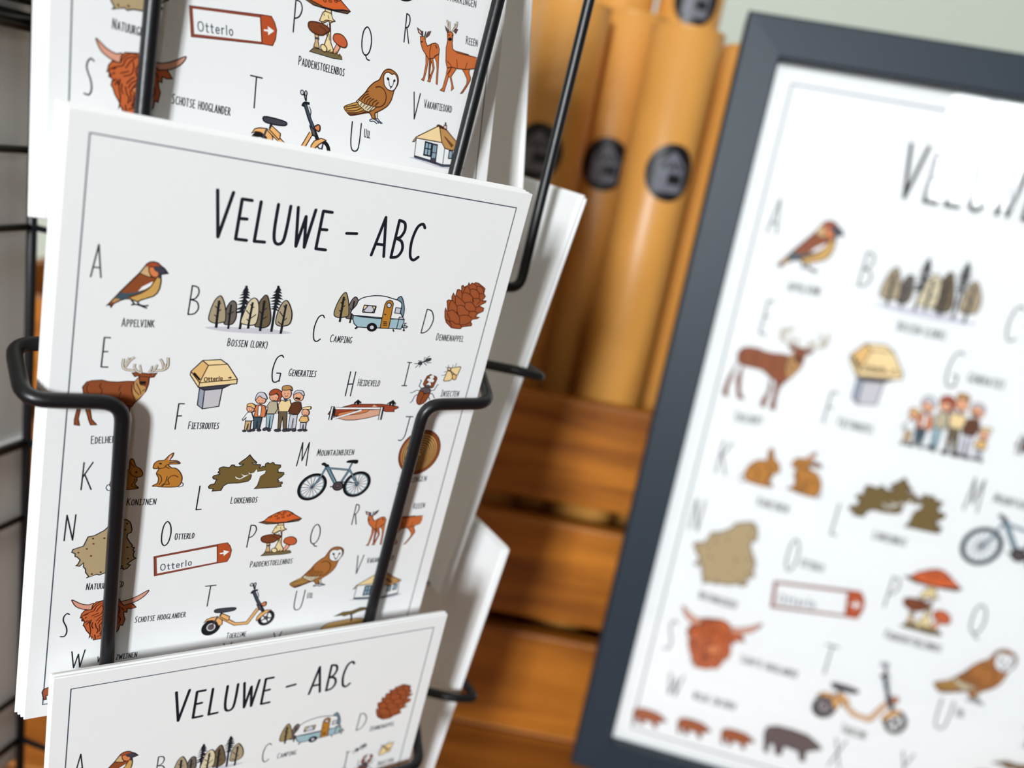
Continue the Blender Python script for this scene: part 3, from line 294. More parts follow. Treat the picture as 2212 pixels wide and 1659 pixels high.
"family":[["F","sky",0,0,[4663,6325,4707,6710,4773,6710,4760,6370,4789,6710,4840,6720,4842,6324]],["C","ink",15,0,[4663,6325,4707,6710,4773,6710,4760,6370,4789,6710,4840,6720,4842,6324]],["F","slate",0,1,[4756,6706,4758,6726,4747,6747,4726,6765,4699,6777,4671,6780,4647,6773,4633,6759,4631,6739,4641,6719,4662,6700,4690,6689,4718,6686,4741,6692]],["C","ink",12,1,[4756,6706,4758,6726,4747,6747,4726,6765,4699,6777,4671,6780,4647,6773,4633,6759,4631,6739,4641,6719,4662,6700,4690,6689,4718,6686,4741,6692]],["F","slate",0,1,[4834,6757,4832,6777,4822,6793,4806,6802,4785,6802,4766,6793,4751,6776,4743,6756,4744,6736,4754,6720,4771,6711,4791,6711,4811,6720,4826,6737]],["C","ink",12,1,[4834,6757,4832,6777,4822,6793,4806,6802,4785,6802,4766,6793,4751,6776,4743,6756,4744,6736,4754,6720,4771,6711,4791,6711,4811,6720,4826,6737]],["L","ink",60,0,[4858,6014,4915,6314]],["L","sage4",40,0,[4858,6014,4915,6314]],["F","sage4",0,0,[4761,5971,4861,5987,4909,6177,4857,6315,4661,6316,4665,6134,4624,6135,4684,5999]],["C","ink",15,0,[4761,5971,4861,5987,4909,6177,4857,6315,4661,6316,4665,6134,4624,6135,4684,5999]],["F","skin",0,1,[4891,5869,4887,5912,4861,5947,4818,5967,4768,5968,4719,5950,4682,5916,4664,5873,4668,5830,4694,5796,4737,5776,4787,5775,4836,5793,4873,5827]],["C","ink",15,1,[4891,5869,4887,5912,4861,5947,4818,5967,4768,5968,4719,5950,4682,5916,4664,5873,4668,5830,4694,5796,4737,5776,4787,5775,4836,5793,4873,5827]],["F","cap",0,1,[4646,5811,4661,5704,4757,5644,4875,5672,4946,5751,4954,5850,4925,5923,4964,5959,4859,5969,4880,5851,4825,5763,4750,5800]],["C","ink",15,1,[4646,5811,4661,5704,4757,5644,4875,5672,4946,5751,4954,5850,4925,5923,4964,5959,4859,5969,4880,5851,4825,5763,4750,5800]],["L","brown",14,0,[4728,5885,4751,5884]],["L","brown",14,0,[4807,5881,4830,5880]],["L","brown",14,1,[4748,5935,4791,5953,4827,5931]],["F","lgrey",0,0,[5244,6340,5258,6722,5336,6732,5344,6433,5369,6723,5447,6733,5428,6330]],["C","ink",15,0,[5244,6340,5258,6722,5336,6732,5344,6433,5369,6723,5447,6733,5428,6330]],["F","slate",0,1,[5333,6760,5329,6779,5313,6793,5287,6801,5257,6801,5228,6793,5207,6778,5197,6759,5201,6741,5217,6727,5243,6719,5273,6719,5301,6727,5323,6742]],["C","ink",12,1,[5333,6760,5329,6779,5313,6793,5287,6801,5257,6801,5228,6793,5207,6778,5197,6759,5201,6741,5217,6727,5243,6719,5273,6719,5301,6727,5323,6742]],["F","slate",0,1,[5469,6761,5467,6782,5453,6798,5431,6807,5404,6807,5378,6798,5359,6781,5350,6760,5352,6740,5366,6724,5388,6715,5415,6715,5440,6724,5460,6741]],["C","ink",12,1,[5469,6761,5467,6782,5453,6798,5431,6807,5404,6807,5378,6798,5359,6781,5350,6760,5352,6740,5366,6724,5388,6715,5415,6715,5440,6724,5460,6741]],["F","brown2",0,0,[5224,6028,5317,5981,5455,5997,5511,6172,5444,6321,5206,6313,5198,6120]],["C","ink",15,0,[5224,6028,5317,5981,5455,5997,5511,6172,5444,6321,5206,6313,5198,6120]],["F","skin",0,1,[5495,5840,5492,5894,5464,5938,5417,5962,5361,5963,5307,5940,5265,5898,5243,5845,5246,5792,5274,5748,5320,5724,5375,5723,5430,5745,5473,5787]],["C","ink",15,1,[5495,5840,5492,5894,5464,5938,5417,5962,5361,5963,5307,5940,5265,5898,5243,5845,5246,5792,5274,5748,5320,5724,5375,5723,5430,5745,5473,5787]],["F","lgrey",0,1,[5234,5791,5266,5690,5362,5661,5460,5695,5509,5803,5451,5786,5400,5733,5309,5744]],["C","ink",15,1,[5234,5791,5266,5690,5362,5661,5460,5695,5509,5803,5451,5786,5400,5733,5309,5744]],["L","brown",14,0,[5314,5857,5339,5857]],["L","brown",14,0,[5402,5853,5427,5853]],["L","brown",14,1,[5336,5912,5384,5932,5424,5908]],["L","black",40,1,[5293,5890,5350,5880,5422,5906]],["F","olive",0,0,[4946,6250,4999,6730,5058,6730,5066,6378,5133,6731,5209,6731,5153,6249]],["C","ink",15,0,[4946,6250,4999,6730,5058,6730,5066,6378,5133,6731,5209,6731,5153,6249]],["F","slate",0,1,[5081,6768,5075,6784,5054,6797,5022,6804,4985,6804,4950,6796,4925,6783,4914,6767,4920,6751,4941,6738,4973,6731,5010,6731,5045,6738,5070,6752]],["C","ink",12,1,[5081,6768,5075,6784,5054,6797,5022,6804,4985,6804,4950,6796,4925,6783,4914,6767,4920,6751,4941,6738,4973,6731,5010,6731,5045,6738,5070,6752]],["F","slate",0,1,[5232,6769,5229,6785,5215,6798,5193,6805,5166,6805,5142,6798,5123,6784,5114,6768,5118,6752,5132,6739,5154,6732,5180,6732,5205,6740,5224,6753]],["C","ink",12,1,[5232,6769,5229,6785,5215,6798,5193,6805,5166,6805,5142,6798,5123,6784,5114,6768,5118,6752,5132,6739,5154,6732,5180,6732,5205,6740,5224,6753]],["F","butter",0,0,[4959,5931,5065,5975,5164,5919,5222,6064,5178,6248,4954,6250,4899,6068]],["C","ink",15,0,[4959,5931,5065,5975,5164,5919,5222,6064,5178,6248,4954,6250,4899,6068]],["F","skin",0,1,[5172,5747,5171,5811,5147,5864,5103,5894,5050,5894,4997,5867,4956,5815,4933,5751,4934,5687,4959,5635,5002,5606,5054,5604,5107,5632,5149,5682]],["C","ink",15,1,[5172,5747,5171,5811,5147,5864,5103,5894,5050,5894,4997,5867,4956,5815,4933,5751,4934,5687,4959,5635,5002,5606,5054,5604,5107,5632,5149,5682]],["F","tan2",0,1,[4926,5635,4939,5563,5050,5538,5147,5576,5182,5683,5134,5648,5039,5668,4947,5661]],["C","ink",15,1,[4926,5635,4939,5563,5050,5538,5147,5576,5182,5683,5134,5648,5039,5668,4947,5661]],["L","brown",14,0,[5001,5763,5025,5763]],["L","brown",14,0,[5084,5759,5108,5758]],["L","brown",14,1,[5021,5815,5067,5834,5105,5811]],["F","slate",0,0,[4994,5895,5118,5893,5065,5975]],["F","teal",0,0,[4359,6398,4391,6717,4464,6717,4463,6498,4496,6718,4545,6718,4562,6407]],["C","ink",15,0,[4359,6398,4391,6717,4464,6717,4463,6498,4496,6718,4545,6718,4562,6407]],["F","slate",0,1,[4437,6754,4434,6768,4423,6779,4404,6785,4383,6785,4362,6778,4347,6767,4340,6753,4343,6739,4355,6728,4373,6722,4395,6722,4415,6729,4430,6740]],["C","ink",12,1,[4437,6754,4434,6768,4423,6779,4404,6785,4383,6785,4362,6778,4347,6767,4340,6753,4343,6739,4355,6728,4373,6722,4395,6722,4415,6729,4430,6740]],["F","slate",0,1,[4583,6755,4581,6769,4569,6780,4550,6786,4528,6786,4508,6780,4493,6768,4486,6754,4488,6740,4500,6729,4519,6723,4540,6723,4561,6730,4576,6741]],["C","ink",12,1,[4583,6755,4581,6769,4569,6780,4550,6786,4528,6786,4508,6780,4493,6768,4486,6754,4488,6740,4500,6729,4519,6723,4540,6723,4561,6730,4576,6741]],["F","cheek",0,0,[4382,6074,4476,6064,4577,6090,4631,6225,4625,6398,4358,6389,4373,6227,4316,6272]],["C","ink",15,0,[4382,6074,4476,6064,4577,6090,4631,6225,4625,6398,4358,6389,4373,6227,4316,6272]],["F","skin",0,1,[4577,5937,4573,5984,4545,6022,4500,6043,4447,6044,4395,6024,4357,5987,4338,5941,4343,5895,4370,5857,4415,5836,4468,5835,4519,5855,4558,5891]],["C","ink",15,1,[4577,5937,4573,5984,4545,6022,4500,6043,4447,6044,4395,6024,4357,5987,4338,5941,4343,5895,4370,5857,4415,5836,4468,5835,4519,5855,4558,5891]],["F","lgrey",0,1,[4331,5950,4340,5799,4409,5731,4525,5760,4605,5910,4479,5877,4409,5833]],["C","ink",15,1,[4331,5950,4340,5799,4409,5731,4525,5760,4605,5910,4479,5877,4409,5833]],["L","brown",14,0,[4405,5954,4429,5953]],["L","brown",14,0,[4489,5950,4513,5949]],["L","brown",14,1,[4426,6007,4471,6026,4509,6003]],["F","paper",0,0,[4425,6092,4506,6100,4516,6371,4450,6362]],["C","ink",12,0,[4425,6092,4506,6100,4516,6371,4450,6362]],["F","tan",0,0,[4176,6507,4188,6752,4228,6752,4257,6571,4268,6753,4316,6753,4312,6507]],["C","ink",15,0,[4176,6507,4188,6752,4228,6752,4257,6571,4268,6753,4316,6753,4312,6507]],["F","slate",0,1,[4223,6771,4221,6783,4211,6792,4196,6797,4178,6797,4161,6792,4149,6782,4143,6770,4145,6758,4155,6749,4170,6744,4188,6744,4205,6749,4217,6759]],["C","ink",12,1,[4223,6771,4221,6783,4211,6792,4196,6797,4178,6797,4161,6792,4149,6782,4143,6770,4145,6758,4155,6749,4170,6744,4188,6744,4205,6749,4217,6759]],["F","slate",0,1,[4347,6772,4345,6784,4334,6794,4317,6800,4297,6800,4279,6794,4265,6784,4259,6771,4261,6758,4272,6748,4289,6743,4308,6743,4327,6749,4341,6759]],["C","ink",12,1,[4347,6772,4345,6784,4334,6794,4317,6800,4297,6800,4279,6794,4265,6784,4259,6771,4261,6758,4272,6748,4289,6743,4308,6743,4327,6749,4341,6759]],["F","paper",0,0,[4196,6264,4283,6264,4370,6471,4318,6498,4175,6498,4184,6399,4110,6489,4090,6462]],["C","ink",15,0,[4196,6264,4283,6264,4370,6471,4318,6498,4175,6498,4184,6399,4110,6489,4090,6462]],["F","skin",0,1,[4340,6164,4337,6207,4317,6242,4283,6261,4243,6261,4203,6243,4173,6209,4158,6166,4160,6124,4180,6089,4214,6070,4254,6069,4294,6088,4324,6122]],["C","ink",15,1,[4340,6164,4337,6207,4317,6242,4283,6261,4243,6261,4203,6243,4173,6209,4158,6166,4160,6124,4180,6089,4214,6070,4254,6069,4294,6088,4324,6122]],["F","butter2",0,1,[4158,6113,4171,6041,4256,6027,4344,6084,4341,6173,4254,6121]],["C","ink",15,1,[4158,6113,4171,6041,4256,6027,4344,6084,4341,6173,4254,6121]],["L","brown",14,0,[4209,6176,4227,6176]],["L","brown",14,0,[4273,6173,4291,6173]],["L","brown",14,1,[4224,6217,4258,6232,4288,6214]],["F","lgrey",0,0,[5536,6554,5567,6734,5610,6734,5618,6583,5645,6734,5688,6734,5682,6555]],["C","ink",15,0,[5536,6554,5567,6734,5610,6734,5618,6583,5645,6734,5688,6734,5682,6555]],["F","slate",0,1,[5611,6762,5608,6776,5594,6786,5573,6792,5548,6791,5524,6785,5507,6775,5499,6762,5502,6748,5516,6738,5537,6732,5562,6732,5586,6738,5603,6749]],["C","ink",12,1,[5611,6762,5608,6776,5594,6786,5573,6792,5548,6791,5524,6785,5507,6775,5499,6762,5502,6748,5516,6738,5537,6732,5562,6732,5586,6738,5603,6749]],["F","slate",0,1,[5737,6763,5734,6776,5721,6787,5701,6793,5678,6792,5656,6786,5640,6776,5633,6763,5635,6749,5648,6739,5668,6733,5691,6733,5713,6739,5729,6750]],["C","ink",12,1,[5737,6763,5734,6776,5721,6787,5701,6793,5678,6792,5656,6786,5640,6776,5633,6763,5635,6749,5648,6739,5668,6733,5691,6733,5713,6739,5729,6750]],["F","butter2",0,0,[5528,6367,5683,6367,5729,6479,5687,6536,5541,6536,5488,6479]],["C","ink",15,0,[5528,6367,5683,6367,5729,6479,5687,6536,5541,6536,5488,6479]],["F","skin",0,1,[5707,6263,5705,6304,5685,6337,5650,6355,5608,6355,5567,6337,5535,6305,5519,6265,5521,6224,5541,6192,5576,6174,5617,6173,5658,6191,5690,6223]],["C","ink",15,1,[5707,6263,5705,6304,5685,6337,5650,6355,5608,6355,5567,6337,5535,6305,5519,6265,5521,6224,5541,6192,5576,6174,5617,6173,5658,6191,5690,6223]],["F","butter",0,1,[5511,6172,5528,6125,5660,6096,5721,6105,5716,6170,5605,6171]],["C","ink",15,1,[5511,6172,5528,6125,5660,6096,5721,6105,5716,6170,5605,6171]],["L","brown",14,0,[5572,6275,5591,6274]],["L","brown",14,0,[5638,6272,5657,6272]],["L","brown",14,1,[5589,6316,5625,6331,5655,6313]]],
"heath":[["F","heath",0,0,[6219,6319,6279,6188,6506,6135,6850,6030,7114,6027,7611,6020,7818,6039,8118,6088,8136,6119,8016,6184,8038,6236,7802,6238,7714,6207,7447,6188,6449,6379]],["C","brown",20,0,[6219,6319,6279,6188,6506,6135,6850,6030,7114,6027,7611,6020,7818,6039,8118,6088,8136,6119,8016,6184,8038,6236,7802,6238,7714,6207,7447,6188,6449,6379]],["F","blush",0,0,[6469,6430,6779,6296,7327,6189,7643,6166,7640,6333,7298,6428,6964,6486,6720,6486]],["C","brown",18,0,[6469,6430,6779,6296,7327,6189,7643,6166,7640,6333,7298,6428,6964,6486,6720,6486]],["F","cheek",0,0,[6457,6369,6515,6277,6840,6213,6954,6202,7325,6179,7278,6241,7074,6304,6845,6336]],["C","brown",15,0,[6457,6369,6515,6277,6840,6213,6954,6202,7325,6179,7278,6241,7074,6304,6845,6336]],["F","blush",0,0,[7379,6106,7413,6033,7526,6094]],["L","ink",62,0,[6395,6151,7658,6139]],["L","white",42,0,[6395,6151,7658,6139]],["L","ink",62,0,[6430,6430,7101,6201]],["L","white",42,0,[6430,6430,7101,6201]],["L","ink",100,0,[6313,6097,6307,6481]],["L","white",35,0,[6302,6112,6297,6476]],["L","ink",100,0,[7668,6093,7673,6480]],["L","white",35,0,[7656,6108,7661,6475]],["L","ink",30,0,[6381,6177,6390,6420]],["F","black",0,0,[6843,5994,6943,5891,7053,5971,7045,6027,6879,6030]],["F","black",0,0,[7773,5998,7927,5886,8039,5994,8018,6057,7810,6049]],["L","paper",16,0,[6910,5988,6917,6024]],["L","paper",16,0,[7018,5992,7015,6023]],["L","paper",16,0,[7829,5997,7818,6039]],["L","paper",16,0,[7911,5996,7911,6043]],["L","paper",16,0,[8000,6005,7995,6047]]],
"insects":[["F","slate",0,1,[8748,4672,8752,4691,8740,4714,8715,4735,8682,4751,8648,4758,8619,4755,8601,4743,8597,4724,8609,4701,8634,4680,8666,4664,8701,4657,8730,4659]],["C","ink",15,1,[8748,4672,8752,4691,8740,4714,8715,4735,8682,4751,8648,4758,8619,4755,8601,4743,8597,4724,8609,4701,8634,4680,8666,4664,8701,4657,8730,4659]],["F","slate",0,1,[8495,4793,8501,4811,8496,4830,8482,4845,8462,4854,8439,4855,8418,4847,8403,4833,8398,4815,8403,4797,8416,4782,8437,4773,8460,4772,8480,4779]],["C","ink",15,1,[8495,4793,8501,4811,8496,4830,8482,4845,8462,4854,8439,4855,8418,4847,8403,4833,8398,4815,8403,4797,8416,4782,8437,4773,8460,4772,8480,4779]],["L","ink",35,1,[8476,4803,8601,4749]],["L","ink",17,0,[8581,4750,8542,4713,8556,4631]],["L","ink",17,0,[8586,4731,8608,4662,8688,4587]],["L","ink",17,0,[8618,4777,8671,4794,8777,4780]],["L","ink",17,0,[8564,4799,8659,4862]],["L","ink",17,0,[8503,4754,8442,4747,8373,4745]],["L","ink",17,0,[8403,4825,8287,4830]],["L","ink",17,0,[8412,4863,8344,4943]],["L","ink",17,0,[8522,4830,8466,4880,8458,4928]],["F","butter",0,0,[9410,4910,9677,4860,9706,4889,9662,5110,9613,5121,9424,4999]],["C","brown",20,0,[9410,4910,9677,4860,9706,4889,9662,5110,9613,5121,9424,4999]],["F","butter2",0,1,[9509,5085,9623,5121,9650,5200,9617,5252,9536,5224]],["C","brown",20,1,[9509,5085,9623,5121,9650,5200,9617,5252,9536,5224]],["F","butter",0,0,[9319,4993,9427,5009,9510,5125,9526,5224,9470,5286,9320,5305,9272,5282]],["C","brown",20,0,[9319,4993,9427,5009,9510,5125,9526,5224,9470,5286,9320,5305,9272,5282]],["F","cream",0,1,[9406,4940,9406,4959,9397,4975,9379,4985,9358,4985,9336,4978,9318,4963,9308,4944,9308,4925,9317,4909,9335,4900,9356,4899,9378,4906,9396,4921]],["C","brown",20,1,[9406,4940,9406,4959,9397,4975,9379,4985,9358,4985,9336,4978,9318,4963,9308,4944,9308,4925,9317,4909,9335,4900,9356,4899,9378,4906,9396,4921]],["L","slate2",15,0,[9324,4894,9309,4821]],["L","slate2",15,0,[9436,4890,9445,4810]],["L","slate2",15,0,[9512,4867,9533,4826,9537,4767]],["L","slate2",15,0,[9306,4905,9241,4892]],["L","slate2",15,0,[9307,5023,9222,5031]],["L","slate2",15,0,[9287,5103,9244,5134,9174,5141]],["L","slate2",20,0,[8669,5536,8580,5460,8613,5312,8576,5283]],["L","slate2",20,0,[8636,5606,8542,5589,8431,5660,8363,5667]],["L","slate2",20,0,[8611,5706,8524,5757,8483,5917,8435,5962]],["L","slate2",20,0,[8956,5599,9063,5577,9115,5426,9151,5405]],["L","slate2",20,0,[8944,5669,9040,5687,9137,5826]],["L","slate2",20,0,[8939,5769,9005,5869]],["F","rust",0,0,[8756,5485,8691,5408,8697,5329,8747,5170,8834,5119,8882,5132,8806,5168,8829,5217,8854,5236,8771,5228,8759,5298,8838,5335,8776,5405,8766,5445]],["C","cbrown",17,0,[8756,5485,8691,5408,8697,5329,8747,5170,8834,5119,8882,5132,8806,5168,8829,5217,8854,5236,8771,5228,8759,5298,8838,5335,8776,5405,8766,5445]],["F","rust",0,0,[8921,5501,8936,5401,8891,5343,8946,5361,8999,5330,9006,5280,8946,5243,8986,5202,8941,5144,9031,5181,9062,5239,9042,5338,9009,5488,8956,5520]],["C","cbrown",17,0,[8921,5501,8936,5401,8891,5343,8946,5361,8999,5330,9006,5280,8946,5243,8986,5202,8941,5144,9031,5181,9062,5239,9042,5338,9009,5488,8956,5520]],["F","taupe2",0,1,[8903,5471,8902,5491,8890,5506,8868,5516,8841,5516,8815,5508,8794,5493,8783,5474,8784,5455,8797,5439,8819,5430,8846,5429,8872,5437,8893,5452]],["C","ink",15,1,[8903,5471,8902,5491,8890,5506,8868,5516,8841,5516,8815,5508,8794,5493,8783,5474,8784,5455,8797,5439,8819,5430,8846,5429,8872,5437,8893,5452]],["F","taupe2",0,1,[8638,5616,8669,5536,8758,5495,8896,5521,8954,5589,8941,5659,8793,5672]],["C","ink",17,1,[8638,5616,8669,5536,8758,5495,8896,5521,8954,5589,8941,5659,8793,5672]],["F","rust",0,1,[8638,5616,8741,5624,8793,5692,8943,5664,8931,5780,8860,5941,8737,6013,8647,5974,8605,5865,8611,5706]],["C","cbrown",20,1,[8638,5616,8741,5624,8793,5692,8943,5664,8931,5780,8860,5941,8737,6013,8647,5974,8605,5865,8611,5706]],["L","cbrown",20,1,[8793,5692,8755,5843,8729,6003]]],
"tree_rings":[["F","rust",0,1,[9438,6902,9584,7045,9684,7232,9726,7446,9706,7665,9625,7867,9491,8031,9319,8141,9125,8184,8931,8158,8755,8066,8614,7919,8522,7731,8486,7521,8509,7309,8588,7115,8716,6956,8882,6847,9069,6800,9260,6818]],["C","cbrown",25,1,[9438,6902,9584,7045,9684,7232,9726,7446,9706,7665,9625,7867,9491,8031,9319,8141,9125,8184,8931,8158,8755,8066,8614,7919,8522,7731,8486,7521,8509,7309,8588,7115,8716,6956,8882,6847,9069,6800,9260,6818]],["F","butter2",0,1,[9397,6972,9525,7097,9611,7261,9647,7449,9629,7641,9558,7819,9440,7963,9289,8059,9120,8098,8950,8077,8796,7997,8673,7868,8592,7703,8560,7519,8580,7332,8651,7160,8764,7020,8909,6924,9074,6882,9242,6898]],["C","cbrown2",34,1,[9399,6992,9533,7128,9617,7309,9639,7513,9597,7714,9495,7887,9347,8012,9170,8071,8988,8058,8822,7977,8692,7837,8614,7657,8596,7457,8639,7262,8738,7094,8881,6971,9053,6910,9232,6917]],["C","cbrown2",34,1,[9370,7055,9489,7176,9563,7337,9583,7518,9546,7697,9455,7852,9323,7962,9166,8015,9003,8004,8855,7932,8740,7807,8670,7646,8654,7468,8692,7294,8780,7144,8908,7035,9061,6981,9221,6987]],["C","cbrown2",34,1,[9341,7117,9445,7224,9510,7365,9527,7524,9494,7680,9415,7816,9299,7912,9161,7959,9019,7950,8889,7886,8788,7777,8726,7636,8711,7480,8745,7327,8822,7195,8935,7099,9069,7051,9210,7057]],["C","cbrown2",34,1,[9311,7179,9401,7271,9456,7393,9471,7529,9443,7664,9374,7780,9275,7863,9157,7903,9035,7895,8923,7841,8835,7747,8782,7626,8769,7491,8798,7359,8865,7246,8962,7163,9078,7122,9199,7128]],["C","cbrown2",34,1,[9282,7242,9357,7319,9403,7420,9415,7535,9391,7647,9334,7744,9251,7814,9153,7847,9050,7841,8957,7796,8883,7717,8839,7616,8828,7503,8852,7392,8908,7297,8989,7228,9086,7194,9188,7198]],["C","cbrown2",28,1,[9252,7304,9312,7366,9350,7448,9359,7540,9340,7631,9294,7709,9228,7765,9148,7792,9066,7787,8990,7750,8931,7687,8895,7605,8886,7514,8905,7425,8951,7348,9016,7293,9095,7265,9177,7269]],["C","cbrown2",28,1,[9223,7366,9268,7414,9297,7476,9304,7546,9289,7614,9255,7673,9204,7716,9144,7736,9081,7733,9024,7705,8979,7657,8951,7595,8945,7526,8959,7458,8994,7400,9044,7357,9103,7337,9165,7340]],["C","cbrown2",28,1,[9193,7429,9224,7461,9244,7504,9248,7551,9238,7598,9215,7638,9180,7667,9139,7681,9097,7678,9058,7660,9027,7627,9008,7585,9003,7538,9013,7491,9037,7451,9071,7422,9112,7408,9154,7410]],["C","cbrown2",28,1,[9164,7491,9180,7508,9191,7531,9193,7556,9188,7581,9175,7603,9157,7618,9135,7626,9112,7624,9092,7614,9075,7597,9065,7575,9062,7549,9068,7524,9080,7503,9099,7488,9120,7480,9143,7481]]],
"rabbits":[["F","paper",0,1,[1421,8223,1418,8257,1405,8284,1383,8298,1357,8296,1333,8280,1314,8251,1306,8217,1309,8183,1322,8156,1344,8142,1370,8143,1394,8160,1413,8188]],["C","slate2",20,1,[1421,8223,1418,8257,1405,8284,1383,8298,1357,8296,1333,8280,1314,8251,1306,8217,1309,8183,1322,8156,1344,8142,1370,8143,1394,8160,1413,8188]],["F","rabbit",0,1,[1372,8125,1422,7940,1550,7799,1670,7762,1743,7744,1734,7556,1761,7479,1813,7507,1879,7676,1970,7742,2036,7861,2023,7945,1934,7984,1933,8068,1899,8152,1965,8230,1970,8273,1751,8288,1466,8267,1395,8200]],["C","brown",20,1,[1372,8125,1422,7940,1550,7799,1670,7762,1743,7744,1734,7556,1761,7479,1813,7507,1879,7676,1970,7742,2036,7861,2023,7945,1934,7984,1933,8068,1899,8152,1965,8230,1970,8273,1751,8288,1466,8267,1395,8200]],["L","brown",18,1,[1735,7567,1847,7696]],["L","brown",20,1,[1749,7807,1818,7915,1933,7978]],["F","black",0,1,[1923,7833,1922,7844,1916,7852,1906,7857,1895,7856,1884,7851,1876,7842,1873,7831,1874,7820,1880,7811,1890,7807,1901,7807,1912,7813,1920,7822]],["L","brown",18,1,[1876,8002,1882,8066,1839,8149,1845,8213,1968,8252]],["L","brown",18,1,[1480,7942,1589,7968,1651,8108,1613,8243]],["F","paper",0,1,[2848,8243,2911,8170,2953,8183,2956,8249,2860,8277]],["C","slate2",18,1,[2848,8243,2911,8170,2953,8183,2956,8249,2860,8277]],["F","rabbit",0,1,[2282,8225,2330,8184,2387,8144,2390,8004,2335,7894,2367,7789,2381,7758,2269,7753,2249,7689,2271,7605,2350,7544,2470,7532,2553,7424,2649,7347,2642,7437,2592,7541,2716,7550,2800,7591,2811,7645,2587,7648,2601,7702,2659,7747,2740,7760,2838,7850,2914,8006,2911,8170,2841,8265,2664,8272,2495,8258,2415,8248,2378,8230]],["C","brown",20,1,[2282,8225,2330,8184,2387,8144,2390,8004,2335,7894,2367,7789,2381,7758,2269,7753,2249,7689,2271,7605,2350,7544,2470,7532,2553,7424,2649,7347,2642,7437,2592,7541,2716,7550,2800,7591,2811,7645,2587,7648,2601,7702,2659,7747,2740,7760,2838,7850,2914,8006,2911,8170,2841,8265,2664,8272,2495,8258,2415,8248,2378,8230]],["F","pink",0,0,[2548,7529,2572,7435,2619,7383,2609,7457,2583,7536]],["L","slate",30,1,[2582,7610,2720,7588,2804,7623]],["F","black",0,1,[2430,7626,2428,7636,2420,7643,2407,7646,2392,7646,2379,7641,2369,7634,2364,7624,2367,7615,2375,7608,2388,7604,2403,7605,2416,7609,2426,7617]],["L","brown",18,1,[2364,7757,2483,7740,2528,7667,2595,7648]],["L","brown",18,1,[2515,7709,2608,7766]],["L","brown",18,1,[2352,7895,2437,7963,2468,8083,2419,8200]],["L","brown",18,1,[2578,7969,2572,8077,2545,8152,2466,8235]],["L","brown",18,1,[2830,8013,2744,7955,2650,7983,2606,8068,2646,8189,2549,8185,2494,8247]],["L","brown",18,1,[2348,7693,2372,7757]]],
"larch_wood":[["F","moss",0,0,[3664,8441,3678,8372,3579,8361,3558,8302,3600,8251,3695,8234,3711,8150,3733,8119,3650,8094,3621,8040,3655,7999,3767,7972,3782,7952,3734,7923,3739,7897,3762,7867,3743,7824,3768,7783,3837,7764,3984,7791,4028,7718,4091,7721,4115,7764,4208,7778,4301,7728,4316,7707,4226,7715,4199,7682,4226,7651,4363,7528,4429,7446,4535,7576,4632,7664,4619,7701,4513,7671,4577,7727,4727,7732,4743,7776,4721,7818,4751,7830,4799,7778,4859,7801,4855,7715,4906,7679,4969,7719,5029,7677,5071,7700,5087,7744,5243,7761,5254,7827,5197,7890,5220,7968,5358,7984,5377,8040,5321,8116,5235,8178,5283,8236,5248,8256,5365,8262,5383,8307,5339,8339,5368,8396,5264,8413,4683,8426,4753,8331,4773,8091,4896,7977,4894,7900,4674,7940,4552,7995,4553,8125,4499,8198,4274,8241,4010,8239,3911,8309,3869,8436]],["C","ink",20,0,[3664,8441,3678,8372,3579,8361,3558,8302,3600,8251,3695,8234,3711,8150,3733,8119,3650,8094,3621,8040,3655,7999,3767,7972,3782,7952,3734,7923,3739,7897,3762,7867,3743,7824,3768,7783,3837,7764,3984,7791,4028,7718,4091,7721,4115,7764,4208,7778,4301,7728,4316,7707,4226,7715,4199,7682,4226,7651,4363,7528,4429,7446,4535,7576,4632,7664,4619,7701,4513,7671,4577,7727,4727,7732,4743,7776,4721,7818,4751,7830,4799,7778,4859,7801,4855,7715,4906,7679,4969,7719,5029,7677,5071,7700,5087,7744,5243,7761,5254,7827,5197,7890,5220,7968,5358,7984,5377,8040,5321,8116,5235,8178,5283,8236,5248,8256,5365,8262,5383,8307,5339,8339,5368,8396,5264,8413,4683,8426,4753,8331,4773,8091,4896,7977,4894,7900,4674,7940,4552,7995,4553,8125,4499,8198,4274,8241,4010,8239,3911,8309,3869,8436]],["F","paper",0,0,[4155,8042,4226,8094,4293,8113,4366,8051,4292,7984,4391,8031,4498,8003,4469,7937,4523,7983,4611,7954,4647,7880,4662,7859,4684,7941,4885,7905,4899,7933,4857,7964,4896,7977,4779,8070,4746,8287,4678,8393,4553,8125,4584,8018,4515,7993,4287,8140,4191,8108]]],
